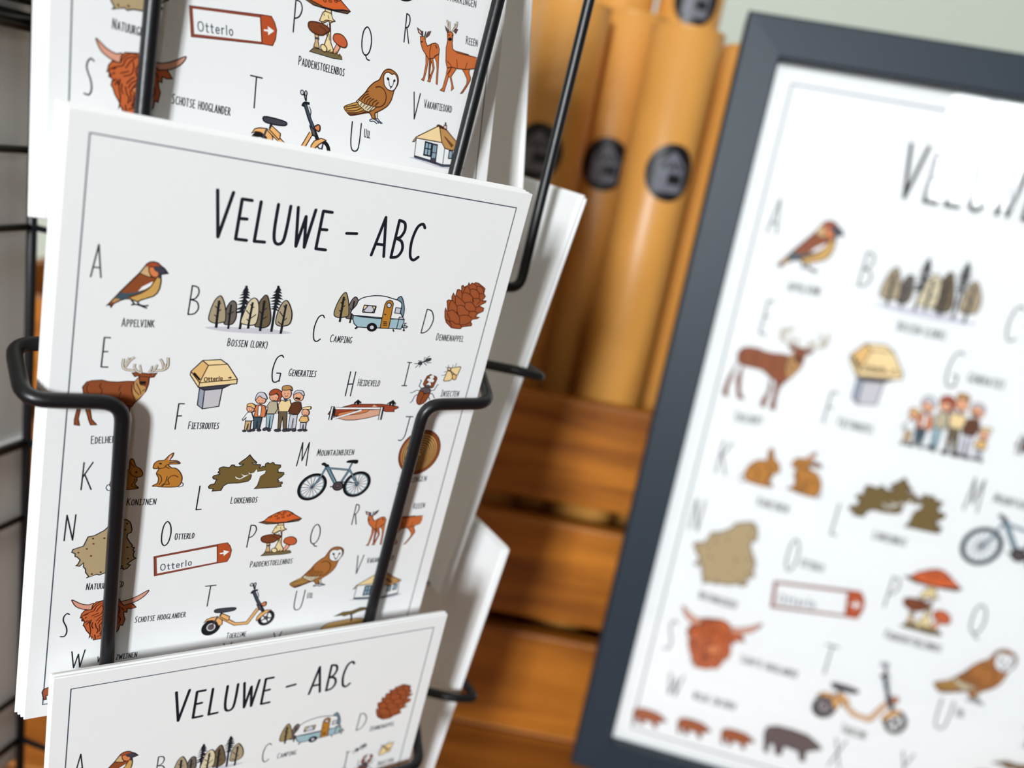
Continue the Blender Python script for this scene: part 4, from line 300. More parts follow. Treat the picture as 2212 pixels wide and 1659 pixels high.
"bicycle":[["C","black",70,1,[6466,8186,6521,8278,6544,8388,6532,8505,6487,8617,6413,8713,6317,8784,6209,8821,6100,8822,6001,8787,5921,8720,5868,8627,5847,8518,5859,8403,5904,8293,5976,8199,6070,8129,6176,8091,6284,8087,6384,8120]],["C","teal2",18,1,[6425,8226,6472,8304,6491,8398,6481,8497,6443,8593,6380,8674,6298,8734,6207,8766,6114,8767,6029,8738,5961,8680,5916,8601,5898,8508,5908,8410,5946,8317,6008,8236,6088,8177,6179,8144,6271,8142,6355,8170]],["L","slate2",13,0,[6193,8454,6431,8220]],["L","slate2",13,0,[6193,8454,6486,8323]],["L","slate2",13,0,[6193,8454,6497,8447]],["L","slate2",13,0,[6193,8454,6462,8573]],["L","slate2",13,0,[6193,8454,6384,8680]],["L","slate2",13,0,[6193,8454,6278,8752]],["L","slate2",13,0,[6193,8454,6159,8778]],["L","slate2",13,0,[6193,8454,6046,8755]],["L","slate2",13,0,[6193,8454,5956,8686]],["L","slate2",13,0,[6193,8454,5902,8582]],["L","slate2",13,0,[6193,8454,5892,8460]],["L","slate2",13,0,[6193,8454,5928,8336]],["L","slate2",13,0,[6193,8454,6004,8231]],["L","slate2",13,0,[6193,8454,6108,8159]],["L","slate2",13,0,[6193,8454,6226,8131]],["L","slate2",13,0,[6193,8454,6339,8153]],["C","black",70,1,[7701,8173,7760,8265,7787,8373,7780,8487,7739,8596,7667,8689,7573,8756,7466,8790,7356,8789,7255,8753,7172,8686,7115,8594,7089,8487,7098,8374,7139,8267,7208,8177,7300,8110,7406,8075,7514,8074,7616,8107]],["C","teal2",18,1,[7661,8212,7711,8289,7735,8382,7728,8479,7693,8571,7633,8650,7553,8707,7461,8736,7368,8736,7282,8705,7211,8648,7162,8570,7141,8478,7148,8382,7182,8292,7242,8214,7320,8157,7410,8127,7503,8127,7589,8155]],["L","slate2",13,0,[7436,8430,7667,8206]],["L","slate2",13,0,[7436,8430,7727,8308]],["L","slate2",13,0,[7436,8430,7743,8430]],["L","slate2",13,0,[7436,8430,7711,8552]],["L","slate2",13,0,[7436,8430,7638,8656]],["L","slate2",13,0,[7436,8430,7533,8724]],["L","slate2",13,0,[7436,8430,7414,8748]],["L","slate2",13,0,[7436,8430,7299,8723]],["L","slate2",13,0,[7436,8430,7205,8653]],["L","slate2",13,0,[7436,8430,7147,8551]],["L","slate2",13,0,[7436,8430,7133,8430]],["L","slate2",13,0,[7436,8430,7165,8310]],["L","slate2",13,0,[7436,8430,7237,8209]],["L","slate2",13,0,[7436,8430,7340,8140]],["L","slate2",13,0,[7436,8430,7457,8115]],["L","slate2",13,0,[7436,8430,7572,8138]],["L","ink",50,0,[6467,7840,6336,8232,6207,8420]],["L","teal2",30,0,[6467,7840,6336,8232,6207,8420]],["L","ink",95,0,[6492,7864,6806,8358]],["L","teal2",56,0,[6492,7864,6806,8358]],["L","ink",55,0,[6518,7893,7077,7966]],["L","teal2",33,0,[6518,7893,7077,7966]],["L","ink",60,0,[7120,7967,6962,8342]],["L","teal2",36,0,[7120,7967,6962,8342]],["L","ink",50,0,[7117,7956,7250,8135,7453,8437]],["L","teal2",30,0,[7117,7956,7250,8135,7453,8437]],["L","ink",45,0,[7160,7750,7107,7955]],["L","teal2",27,0,[7160,7750,7107,7955]],["L","ink",25,0,[6970,8331,7400,8387]],["F","black",0,1,[7009,7734,7051,7684,7262,7673,7312,7709,7283,7777,7160,7750]],["C","ink",20,1,[7009,7734,7051,7684,7262,7673,7312,7709,7283,7777,7160,7750]],["L","ink",70,1,[6335,7790,6380,7758,6465,7829,6498,7785]],["F","taupe2",0,1,[7020,8410,7035,8466,7023,8520,6986,8561,6932,8581,6872,8577,6818,8548,6779,8501,6765,8446,6777,8392,6813,8351,6866,8331,6926,8335,6981,8363]],["C","ink",35,1,[7020,8410,7035,8466,7023,8520,6986,8561,6932,8581,6872,8577,6818,8548,6779,8501,6765,8446,6777,8392,6813,8351,6866,8331,6926,8335,6981,8363]],["C","black",20,1,[6953,8427,6960,8454,6954,8481,6936,8502,6909,8512,6879,8509,6852,8495,6833,8472,6826,8445,6832,8418,6850,8398,6877,8388,6907,8390,6934,8404]],["L","ink",35,0,[6680,8462,6775,8467]]],
"nature_map":[["F","map",0,0,[1079,10681,1126,10651,1104,10600,1054,10522,1047,10426,999,10361,990,10242,918,10327,838,10306,879,10264,914,10150,847,10061,803,10044,798,9962,726,9920,746,9841,956,9770,1033,9524,1162,9501,1353,9380,1418,9305,1454,9216,1574,9168,1730,9112,1810,9112,1889,9182,1924,9267,1955,9410,1944,9480,1865,9520,1866,9626,1942,9764,2006,9854,1990,9888,2059,9931,2027,9988,2069,10040,2048,10110,2065,10197,2116,10239,2045,10280,1935,10388,2012,10422,1946,10512,1875,10540,1843,10487,1649,10572,1469,10586,1356,10632,1299,10601]],["C","ink",22,0,[1079,10681,1126,10651,1104,10600,1054,10522,1047,10426,999,10361,990,10242,918,10327,838,10306,879,10264,914,10150,847,10061,803,10044,798,9962,726,9920,746,9841,956,9770,1033,9524,1162,9501,1353,9380,1418,9305,1454,9216,1574,9168,1730,9112,1810,9112,1889,9182,1924,9267,1955,9410,1944,9480,1865,9520,1866,9626,1942,9764,2006,9854,1990,9888,2059,9931,2027,9988,2069,10040,2048,10110,2065,10197,2116,10239,2045,10280,1935,10388,2012,10422,1946,10512,1875,10540,1843,10487,1649,10572,1469,10586,1356,10632,1299,10601]],["F","brown",0,1,[1164,9582,1163,9591,1157,9598,1148,9601,1138,9600,1129,9595,1122,9587,1119,9578,1120,9569,1126,9563,1135,9559,1145,9560,1155,9565,1162,9573]],["F","brown",0,1,[1402,9594,1401,9603,1395,9609,1386,9612,1376,9611,1366,9607,1359,9599,1356,9589,1358,9580,1364,9573,1372,9570,1383,9571,1392,9576,1399,9584]],["F","brown",0,1,[1184,9730,1183,9738,1177,9745,1168,9748,1158,9747,1149,9742,1142,9734,1139,9725,1140,9716,1146,9709,1155,9706,1165,9707,1175,9712,1182,9720]],["F","brown",0,1,[1054,9856,1053,9865,1047,9872,1038,9875,1028,9874,1019,9869,1012,9861,1009,9851,1010,9842,1016,9836,1025,9832,1035,9834,1045,9839,1051,9847]],["F","brown",0,1,[887,9943,886,9952,880,9959,871,9962,861,9961,852,9956,845,9948,842,9938,844,9929,850,9923,858,9919,868,9921,878,9926,885,9934]],["F","brown",0,1,[1158,10066,1156,10075,1150,10082,1141,10085,1131,10084,1121,10079,1115,10071,1112,10061,1113,10052,1119,10045,1128,10042,1138,10043,1148,10049,1155,10057]],["F","brown",0,1,[1214,10584,1213,10593,1207,10600,1198,10603,1188,10602,1178,10597,1171,10588,1168,10578,1169,10569,1175,10562,1184,10559,1195,10561,1204,10566,1211,10575]],["F","brown",0,1,[1400,10553,1398,10563,1392,10569,1383,10573,1372,10571,1363,10566,1356,10557,1352,10548,1354,10538,1360,10532,1369,10529,1380,10530,1389,10535,1396,10544]],["F","brown",0,1,[1858,9226,1856,9235,1850,9242,1841,9245,1831,9245,1821,9240,1814,9232,1810,9222,1812,9214,1818,9207,1827,9203,1837,9204,1847,9209,1854,9217]],["F","brown",0,1,[1833,9399,1831,9408,1825,9415,1816,9419,1806,9418,1796,9413,1789,9405,1785,9395,1787,9386,1793,9379,1802,9376,1812,9377,1822,9382,1830,9390]],["F","brown",0,1,[1924,9899,1922,9908,1916,9915,1907,9918,1896,9917,1886,9912,1879,9904,1876,9894,1877,9885,1883,9878,1892,9875,1903,9876,1913,9881,1920,9889]],["F","brown",0,1,[1963,10228,1961,10237,1955,10244,1946,10247,1935,10246,1925,10241,1918,10232,1914,10222,1916,10213,1922,10206,1931,10203,1942,10204,1952,10210,1960,10218]],["F","brown",0,1,[1852,10433,1851,10443,1845,10450,1836,10453,1825,10451,1815,10446,1807,10437,1804,10428,1806,10418,1812,10411,1821,10408,1832,10410,1842,10415,1849,10423]],["F","brown",0,1,[1669,9997,1667,10007,1661,10013,1652,10017,1641,10015,1632,10010,1624,10002,1621,9992,1623,9983,1629,9976,1638,9973,1648,9974,1658,9980,1665,9988]]],
"place_sign":[["F","signb",0,0,[2522,10237,4002,10029,4088,10609,2590,10820]],["C","signd",15,0,[2522,10237,4002,10029,4088,10609,2590,10820]],["F","sign",0,0,[4002,10029,4240,10001,4320,10101,4378,10246,4367,10442,4312,10588,4079,10608]],["C","signd",18,0,[4002,10029,4240,10001,4320,10101,4378,10246,4367,10442,4312,10588,4079,10608]],["F","paper",0,0,[2590,10278,3991,10091,4055,10570,2648,10754]],["F","white",0,0,[4094,10302,4186,10289,4176,10219,4326,10281,4201,10401,4191,10330,4103,10338]]],
"mushrooms":[["F","mossg",0,0,[5169,10509,5267,10401,5427,10406,5769,10394,5961,10439,5977,10501,5750,10525]],["C","ink",15,0,[5169,10509,5267,10401,5427,10406,5769,10394,5961,10439,5977,10501,5750,10525]],["F","cream2",0,0,[5462,9514,5472,9573,5419,9615,5369,9797,5427,9849,5580,9746,5618,9914,5476,10399,5568,10409,5742,10416,5738,10331,5666,10204,5617,9784,5727,9723,5650,9681,5612,9514]],["C","brown",20,0,[5462,9514,5472,9573,5419,9615,5369,9797,5427,9849,5580,9746,5618,9914,5476,10399,5568,10409,5742,10416,5738,10331,5666,10204,5617,9784,5727,9723,5650,9681,5612,9514]],["F","cream2",0,0,[5472,9573,5419,9615,5351,9807,5422,9814,5521,9752,5719,9734,5660,9682,5624,9585]],["C","brown",18,0,[5472,9573,5419,9615,5351,9807,5422,9814,5521,9752,5719,9734,5660,9682,5624,9585]],["L","brown",15,1,[5441,9628,5459,9677]],["L","brown",15,1,[5552,9638,5574,9710]],["L","brown",15,1,[5543,9825,5553,9884]],["L","brown",15,1,[5551,10026,5556,10086]],["L","brown",15,1,[5607,10031,5624,10164]],["F","oak",0,0,[4952,9449,5055,9423,5622,9515,6083,9423,6012,9488,5722,9512,5424,9522,5177,9519]],["C","ink",20,0,[4952,9449,5055,9423,5622,9515,6083,9423,6012,9488,5722,9512,5424,9522,5177,9519]],["F","orange",0,0,[5065,9429,5191,9296,5389,9184,5538,9132,5659,9141,5770,9201,5886,9291,6082,9417,5911,9433,5669,9496,5420,9499]],["C","ink",20,0,[5065,9429,5191,9296,5389,9184,5538,9132,5659,9141,5770,9201,5886,9291,6082,9417,5911,9433,5669,9496,5420,9499]],["C","brown",14,1,[5412,9284,5409,9297,5393,9306,5370,9308,5350,9302,5339,9290,5343,9277,5359,9268,5381,9266,5402,9272]],["C","brown",14,1,[5479,9358,5475,9371,5459,9380,5436,9382,5416,9376,5405,9365,5409,9352,5425,9342,5448,9340,5468,9346]],["C","brown",14,1,[5609,9333,5606,9347,5590,9356,5567,9358,5546,9352,5535,9340,5539,9327,5555,9318,5578,9316,5599,9322]],["C","brown",14,1,[5580,9250,5577,9263,5561,9273,5538,9275,5517,9269,5507,9257,5510,9244,5526,9235,5549,9233,5570,9239]],["C","brown",14,1,[5479,9208,5476,9221,5459,9230,5437,9232,5416,9226,5406,9215,5409,9202,5425,9193,5448,9190,5469,9196]],["C","brown",14,1,[5624,9184,5621,9197,5604,9207,5582,9209,5561,9203,5550,9191,5554,9178,5570,9169,5593,9167,5614,9172]],["C","brown",14,1,[5744,9297,5740,9310,5724,9320,5701,9322,5680,9316,5669,9304,5673,9291,5689,9282,5712,9280,5733,9286]],["C","brown",14,1,[5267,9301,5264,9314,5248,9323,5225,9325,5205,9319,5195,9308,5198,9295,5214,9286,5237,9284,5257,9290]],["C","brown",14,1,[5807,9256,5803,9269,5787,9278,5764,9280,5743,9274,5732,9262,5736,9249,5752,9240,5775,9238,5796,9244]],["F","tan",0,0,[5261,10116,5352,10125,5351,10243,5395,10390,5255,10387,5284,10260]],["C","brown",15,0,[5261,10116,5352,10125,5351,10243,5395,10390,5255,10387,5284,10260]],["L","slate",40,1,[5265,10199,5372,10186]],["F","rust2",0,1,[5091,9970,5118,9891,5260,9857,5419,9860,5565,9897,5611,9961,5536,10025,5438,10098,5270,10105,5144,10057]],["C","brown",25,1,[5091,9970,5118,9891,5260,9857,5419,9860,5565,9897,5611,9961,5536,10025,5438,10098,5270,10105,5144,10057]],["L","brown",18,1,[5358,9913,5496,9962,5524,10012]],["F","pink2",0,0,[5807,10194,5742,10355,5752,10417,5831,10401,5898,10251]],["C","brown",15,0,[5807,10194,5742,10355,5752,10417,5831,10401,5898,10251]],["F","orange2",0,1,[5710,10101,5735,10008,5830,9970,5934,9979,6028,10048,6066,10148,6018,10227,5894,10227,5761,10166]],["C","brown",20,1,[5710,10101,5735,10008,5830,9970,5934,9979,6028,10048,6066,10148,6018,10227,5894,10227,5761,10166]],["F","cream2",0,1,[5577,10368,5574,10399,5557,10422,5529,10433,5494,10429,5461,10412,5436,10384,5423,10352,5426,10321,5443,10298,5472,10287,5506,10291,5539,10308,5564,10336]],["C","brown",20,1,[5577,10368,5574,10399,5557,10422,5529,10433,5494,10429,5461,10412,5436,10384,5423,10352,5426,10321,5443,10298,5472,10287,5506,10291,5539,10308,5564,10336]],["L","moss",18,0,[5252,10435,5283,10379,5311,10429]],["L","moss",18,0,[5572,10433,5661,10359,5653,10430,5744,10368,5777,10443,5815,10363,5861,10452,5902,10396,5967,10476]]],
"roe_deer":[["F","deer",0,0,[8204,9898,8228,10094,8194,10423,8142,10482,8217,10496,8263,10265,8297,9936]],["C","brown",14,0,[8204,9898,8228,10094,8194,10423,8142,10482,8217,10496,8263,10265,8297,9936]],["F","deer2",0,0,[8312,9933,8333,10286,8347,10462,8408,10473,8369,10278,8377,9977]],["C","brown",14,0,[8312,9933,8333,10286,8347,10462,8408,10473,8369,10278,8377,9977]],["F","deer",0,0,[8326,9929,8398,10032,8443,10154,8380,10371,8319,10480,8395,10488,8486,10132,8413,9910]],["C","brown",14,0,[8326,9929,8398,10032,8443,10154,8380,10371,8319,10480,8395,10488,8486,10132,8413,9910]],["F","deer",0,0,[8454,9876,8527,9979,8562,10139,8575,10486,8622,10500,8600,10083,8577,9776]],["C","brown",14,0,[8454,9876,8527,9979,8562,10139,8575,10486,8622,10500,8600,10083,8577,9776]],["F","deer",0,0,[7995,9501,8028,9657,8086,9772,8185,9867,8300,9959,8442,9903,8466,9850,8577,9776,8577,9657,8520,9563,8443,9546,8344,9587,8221,9670,8149,9569,8140,9489,8080,9480]],["C","brown",18,0,[7995,9501,8028,9657,8086,9772,8185,9867,8300,9959,8442,9903,8466,9850,8577,9776,8577,9657,8520,9563,8443,9546,8344,9587,8221,9670,8149,9569,8140,9489,8080,9480]],["F","taupe2",0,0,[7887,9324,8024,9377,8035,9468,7928,9424]],["C","brown",15,0,[7887,9324,8024,9377,8035,9468,7928,9424]],["F","pink",0,0,[7934,9353,7997,9396,8010,9439,7941,9409]],["F","taupe2",0,0,[8150,9452,8196,9347,8280,9314,8247,9404,8168,9482]],["C","brown",15,0,[8150,9452,8196,9347,8280,9314,8247,9404,8168,9482]],["L","slate",30,1,[8059,9485,8044,9361]],["L","slate",30,1,[8116,9472,8137,9349]],["L","brown",17,1,[8330,9597,8302,9793,8329,9953]],["L","brown",25,1,[8449,9592,8502,9663]],["F","black",0,1,[8073,9605,8071,9614,8064,9622,8053,9628,8041,9631,8029,9630,8020,9626,8017,9619,8018,9610,8026,9602,8036,9596,8049,9593,8061,9593,8069,9598]],["F","black",0,1,[8115,9530,8115,9535,8111,9539,8105,9542,8099,9543,8093,9543,8089,9541,8087,9537,8088,9533,8092,9529,8097,9526,8103,9524,8109,9524,8114,9527]],["F","deer",0,0,[8820,9612,9111,9592,9461,9587,9575,9639,9685,9712,9668,9807,9622,9868,9549,9906,9535,10012,9603,10127,9599,10192,9501,10379,9398,10544,9334,10570,9416,10447,9501,10292,9494,10182,9405,10066,9286,9948,9153,9979,8900,9957]],["C","brown",18,0,[8820,9612,9111,9592,9461,9587,9575,9639,9685,9712,9668,9807,9622,9868,9549,9906,9535,10012,9603,10127,9599,10192,9501,10379,9398,10544,9334,10570,9416,10447,9501,10292,9494,10182,9405,10066,9286,9948,9153,9979,8900,9957]],["L","brown",16,1,[9284,9937,9301,9799]],["F","cream2",0,0,[9534,9679,9630,9697,9652,9785,9608,9857,9559,9820]],["F","deer",0,0,[8803,9881,8855,10050,8847,10222,8780,10540,8713,10615,8837,10626,8916,10280,8990,10020]],["C","brown",14,0,[8803,9881,8855,10050,8847,10222,8780,10540,8713,10615,8837,10626,8916,10280,8990,10020]],["F","deer",0,0,[8888,10189,8976,10267,9044,10436,9045,10559,9113,10483,9001,10225,9129,10014,9068,9784]],["C","brown",14,0,[8888,10189,8976,10267,9044,10436,9045,10559,9113,10483,9001,10225,9129,10014,9068,9784]],["F","deer",0,0,[8756,9220,8789,9415,8765,9589,8798,9906,8855,10050,8987,9997,9158,9995,9406,9965,9712,9860,9746,9753,9729,9633,9660,9600,9125,9625,8962,9566,8927,9418,8931,9213,8865,9175]],["L","brown",20,0,[9714,9872,9406,9965,9158,9995,8987,9997,8855,10050,8798,9906,8765,9589,8789,9415,8756,9220,8865,9175,8931,9213,8927,9418,8962,9566,9125,9625,9660,9600,9742,9606]],["L","brown",17,1,[8834,9886,8987,9997,8890,10201]],["L","brown",17,1,[9113,9774,9164,9982]],["L","brown",17,1,[9445,9784,9405,9953]],["F","taupe2",0,0,[8670,9087,8787,9165,8765,9230,8713,9183]],["C","brown",15,0,[8670,9087,8787,9165,8765,9230,8713,9183]],["F","taupe2",0,0,[8955,9159,8990,9078,9052,9075,9004,9183]],["C","brown",15,0,[8955,9159,8990,9078,9052,9075,9004,9183]],["L","slate",42,1,[8834,9177,8760,9076,8711,8934]],["L","bone",20,1,[8834,9177,8760,9076,8711,8934]],["L","slate",42,1,[8812,9123,8782,8952]],["L","bone",20,1,[8812,9123,8782,8952]],["L","slate",42,1,[8894,9162,8956,9051,8951,8957]],["L","bone",20,1,[8894,9162,8956,9051,8951,8957]],["L","slate",42,1,[8932,9105,9011,9001,9012,8893]],["L","bone",20,1,[8932,9105,9011,9001,9012,8893]],["F","black",0,1,[8907,9345,8903,9363,8889,9381,8868,9394,8843,9400,8819,9398,8802,9388,8794,9372,8797,9354,8811,9336,8833,9323,8858,9317,8881,9319,8899,9329]],["F","black",0,1,[8828,9262,8827,9269,8822,9275,8814,9280,8805,9282,8796,9281,8790,9278,8787,9272,8788,9266,8793,9259,8801,9255,8811,9252,8819,9253,8826,9257]],["F","black",0,1,[8935,9254,8933,9261,8928,9267,8920,9272,8911,9274,8902,9273,8896,9270,8893,9264,8894,9258,8899,9251,8907,9247,8917,9244,8925,9245,8932,9249]]],
"highland_cow":[["F","horn",0,1,[1295,11453,1187,11479,1022,11424,839,11287,832,11330,917,11486,1045,11577,1137,11612,1265,11630]],["C","brown",20,1,[1295,11453,1187,11479,1022,11424,839,11287,832,11330,917,11486,1045,11577,1137,11612,1265,11630]],["F","horn",0,1,[1879,11501,2071,11458,2263,11376,2505,11232,2433,11386,2270,11521,2077,11593,1885,11626]],["C","ink",20,1,[1879,11501,2071,11458,2263,11376,2505,11232,2433,11386,2270,11521,2077,11593,1885,11626]],["F","cow",0,0,[1037,11850,1060,11723,1120,11635,1265,11630,1279,11504,1349,11422,1496,11397,1683,11364,1856,11410,1910,11533,1971,11616,2155,11576,2260,11720,2143,11745,2064,11723,2060,11841,1990,11817,2006,11940,2040,12041,2000,12236,1940,12209,1918,12351,1828,12505,1731,12485,1667,12555,1376,12572,1343,12462,1337,12531,1305,12431,1271,12495,1285,12387,1197,12252,1147,12119,1118,12087,1141,11960,1076,11936,1072,11824]],["C","brown",22,0,[1037,11850,1060,11723,1120,11635,1265,11630,1279,11504,1349,11422,1496,11397,1683,11364,1856,11410,1910,11533,1971,11616,2155,11576,2260,11720,2143,11745,2064,11723,2060,11841,1990,11817,2006,11940,2040,12041,2000,12236,1940,12209,1918,12351,1828,12505,1731,12485,1667,12555,1376,12572,1343,12462,1337,12531,1305,12431,1271,12495,1285,12387,1197,12252,1147,12119,1118,12087,1141,11960,1076,11936,1072,11824]],["F","cheek",0,1,[1507,12102,1560,12033,1672,11991,1786,11986,1827,12055,1764,12146,1623,12175]],["C","brown",15,1,[1507,12102,1560,12033,1672,11991,1786,11986,1827,12055,1764,12146,1623,12175]],["F","brown",0,1,[1598,12088,1597,12099,1593,12109,1586,12115,1579,12117,1572,12113,1567,12105,1565,12095,1566,12084,1570,12074,1577,12068,1584,12066,1591,12070,1596,12078]],["F","brown",0,1,[1768,12053,1767,12064,1762,12074,1756,12080,1748,12082,1741,12078,1736,12071,1734,12060,1735,12049,1739,12039,1746,12033,1753,12031,1760,12035,1766,12043]],["L","cbrown",20,1,[1274,11619,1317,11533,1451,11417,1591,11423]],["L","cbrown",20,1,[1339,11623,1372,11540,1499,11463,1687,11458]],["L","cbrown",20,1,[1071,11796,1196,11721,1313,11676,1338,11604]],["L","cbrown",20,1,[1125,11784,1197,11749]],["L","cbrown",20,1,[1370,11711,1456,11558,1547,11481]],["L","cbrown",20,1,[1273,11827,1364,11788,1436,11753]],["L","cbrown",20,1,[1330,11872,1476,11802,1517,11659,1493,11550]],["L","cbrown",20,1,[1570,11820,1564,11668,1671,11529]],["L","cbrown",20,1,[1633,11739,1683,11593]],["L","cbrown",20,1,[1391,12002,1470,11899,1543,11845]],["L","cbrown",20,1,[1431,12079,1483,11973,1574,11905,1684,11834]],["L","cbrown",20,1,[1470,12129,1576,11963,1659,11916]],["L","cbrown",20,1,[1151,12005,1204,11946]],["L","cbrown",20,1,[1181,12074,1241,11957]],["L","cbrown",20,1,[1263,12057,1277,11930]],["L","cbrown",20,1,[1233,11978,1266,12142,1290,12281,1285,12387]],["L","cbrown",20,1,[1317,12017,1303,12125,1343,12212]],["L","cbrown",20,1,[1374,12053,1408,12199,1447,12249,1433,12377]],["L","cbrown",20,1,[1461,12131,1494,12259,1469,12331]],["L","cbrown",20,1,[1528,12165,1542,12278,1500,12412]],["L","cbrown",20,1,[1604,12188,1589,12288,1519,12418]],["L","cbrown",20,1,[1652,12198,1583,12367]],["L","cbrown",20,1,[1447,12481,1631,12387]],["L","cbrown",20,1,[1713,11616,1794,11742,1782,11890]],["L","cbrown",20,1,[1805,11556,1887,11674,1885,11849]],["L","cbrown",20,1,[1848,11876,1931,12005,1909,12156]],["L","cbrown",20,1,[1811,12127,1855,12245,1803,12373]],["L","cbrown",20,1,[1388,12405,1412,12545]],["L","cbrown",20,1,[1092,11866,1103,11930]],["L","cbrown",20,1,[1138,11875,1163,11832]],["L","cbrown",20,1,[1718,12194,1745,12365,1692,12472]],["L","cbrown",20,1,[1925,11665,1988,11768]]],
"scooter":[["C","black",130,1,[4326,12562,4351,12628,4349,12702,4323,12773,4275,12829,4213,12863,4146,12869,4086,12846,4040,12798,4016,12732,4018,12658,4044,12588,4092,12532,4153,12498,4219,12492,4280,12514]],["F","taupe2",0,1,[4267,12620,4283,12669,4278,12719,4254,12761,4216,12785,4171,12786,4129,12766,4097,12727,4082,12678,4087,12628,4110,12587,4148,12563,4193,12561,4235,12581]],["C","lgrey",25,1,[4267,12620,4283,12669,4278,12719,4254,12761,4216,12785,4171,12786,4129,12766,4097,12727,4082,12678,4087,12628,4110,12587,4148,12563,4193,12561,4235,12581]],["C","black",80,1,[5781,12460,5816,12531,5825,12615,5805,12697,5760,12765,5697,12809,5625,12822,5557,12802,5501,12752,5467,12681,5459,12598,5479,12517,5523,12450,5585,12406,5656,12392,5725,12411]],["F","slate",0,1,[5705,12617,5703,12645,5689,12665,5665,12673,5637,12668,5609,12651,5588,12625,5577,12596,5579,12568,5593,12548,5617,12540,5645,12544,5673,12561,5694,12587]],["L","slate",35,0,[5641,12606,5823,12637]],["L","slate",35,0,[5641,12606,5725,12792]],["L","slate",35,0,[5641,12606,5511,12690]],["L","slate",35,0,[5641,12606,5478,12474]],["L","slate",35,0,[5641,12606,5669,12440]],["F","gold",0,0,[3972,12495,4036,12394,4145,12351,4289,12344,4381,12378,4456,12502,4463,12629,4380,12664,4302,12514,4176,12443,4062,12448]],["C","brown",20,0,[3972,12495,4036,12394,4145,12351,4289,12344,4381,12378,4456,12502,4463,12629,4380,12664,4302,12514,4176,12443,4062,12448]],["L","slate",40,0,[4316,12330,4203,12646]],["L","brown",100,0,[4357,12349,4806,12675,5130,12693,5359,12248]],["L","gold",60,0,[4357,12349,4806,12675,5130,12693,5359,12248]],["F","gold",0,0,[4370,12302,4423,12261,4628,12394,4622,12493,4597,12526,4367,12351]],["C","brown",20,0,[4370,12302,4423,12261,4628,12394,4622,12493,4597,12526,4367,12351]],["F","slate",0,1,[4230,12193,4255,12092,4717,12116,4714,12202,4428,12225]],["C","ink",25,1,[4230,12193,4255,12092,4717,12116,4714,12202,4428,12225]],["L","ink",40,0,[4398,12220,4374,12327]],["L","ink",85,0,[5141,11616,5292,11949,5403,12142,5579,12474]],["L","slate2",40,0,[5153,11631,5289,11923,5416,12156]],["F","taupe2",0,0,[5306,12101,5426,12158,5491,12307,5396,12292]],["C","ink",25,0,[5306,12101,5426,12158,5491,12307,5396,12292]],["L","ink",55,1,[5095,11709,5143,11629,5263,11621]],["L","ink",25,1,[5166,11583,5103,11427]],["L","ink",25,1,[5176,11584,5166,11386]],["F","lgrey",0,1,[5092,11380,5103,11399,5106,11420,5101,11441,5089,11457,5073,11465,5055,11462,5040,11451,5029,11433,5026,11411,5031,11390,5043,11374,5059,11367,5077,11369]],["C","ink",18,1,[5092,11380,5103,11399,5106,11420,5101,11441,5089,11457,5073,11465,5055,11462,5040,11451,5029,11433,5026,11411,5031,11390,5043,11374,5059,11367,5077,11369]],["F","lgrey",0,1,[5182,11427,5178,11449,5169,11464,5158,11470,5147,11465,5137,11450,5131,11428,5130,11404,5134,11382,5143,11367,5154,11362,5165,11367,5175,11381,5181,11403]],["C","ink",18,1,[5182,11427,5178,11449,5169,11464,5158,11470,5147,11465,5137,11450,5131,11428,5130,11404,5134,11382,5143,11367,5154,11362,5165,11367,5175,11381,5181,11403]],["F","cheek",0,1,[5420,12119,5501,12043,5555,12064,5559,12153,5513,12184]],["C","ink",25,1,[5420,12119,5501,12043,5555,12064,5559,12153,5513,12184]],["L","ink",15,1,[5252,11682,5307,11776,5297,11912]],["F","gold",0,0,[5368,12644,5379,12518,5446,12414,5607,12326,5735,12346,5577,12461,5470,12571,5391,12661]],["C","brown",20,0,[5368,12644,5379,12518,5446,12414,5607,12326,5735,12346,5577,12461,5470,12571,5391,12661]]],
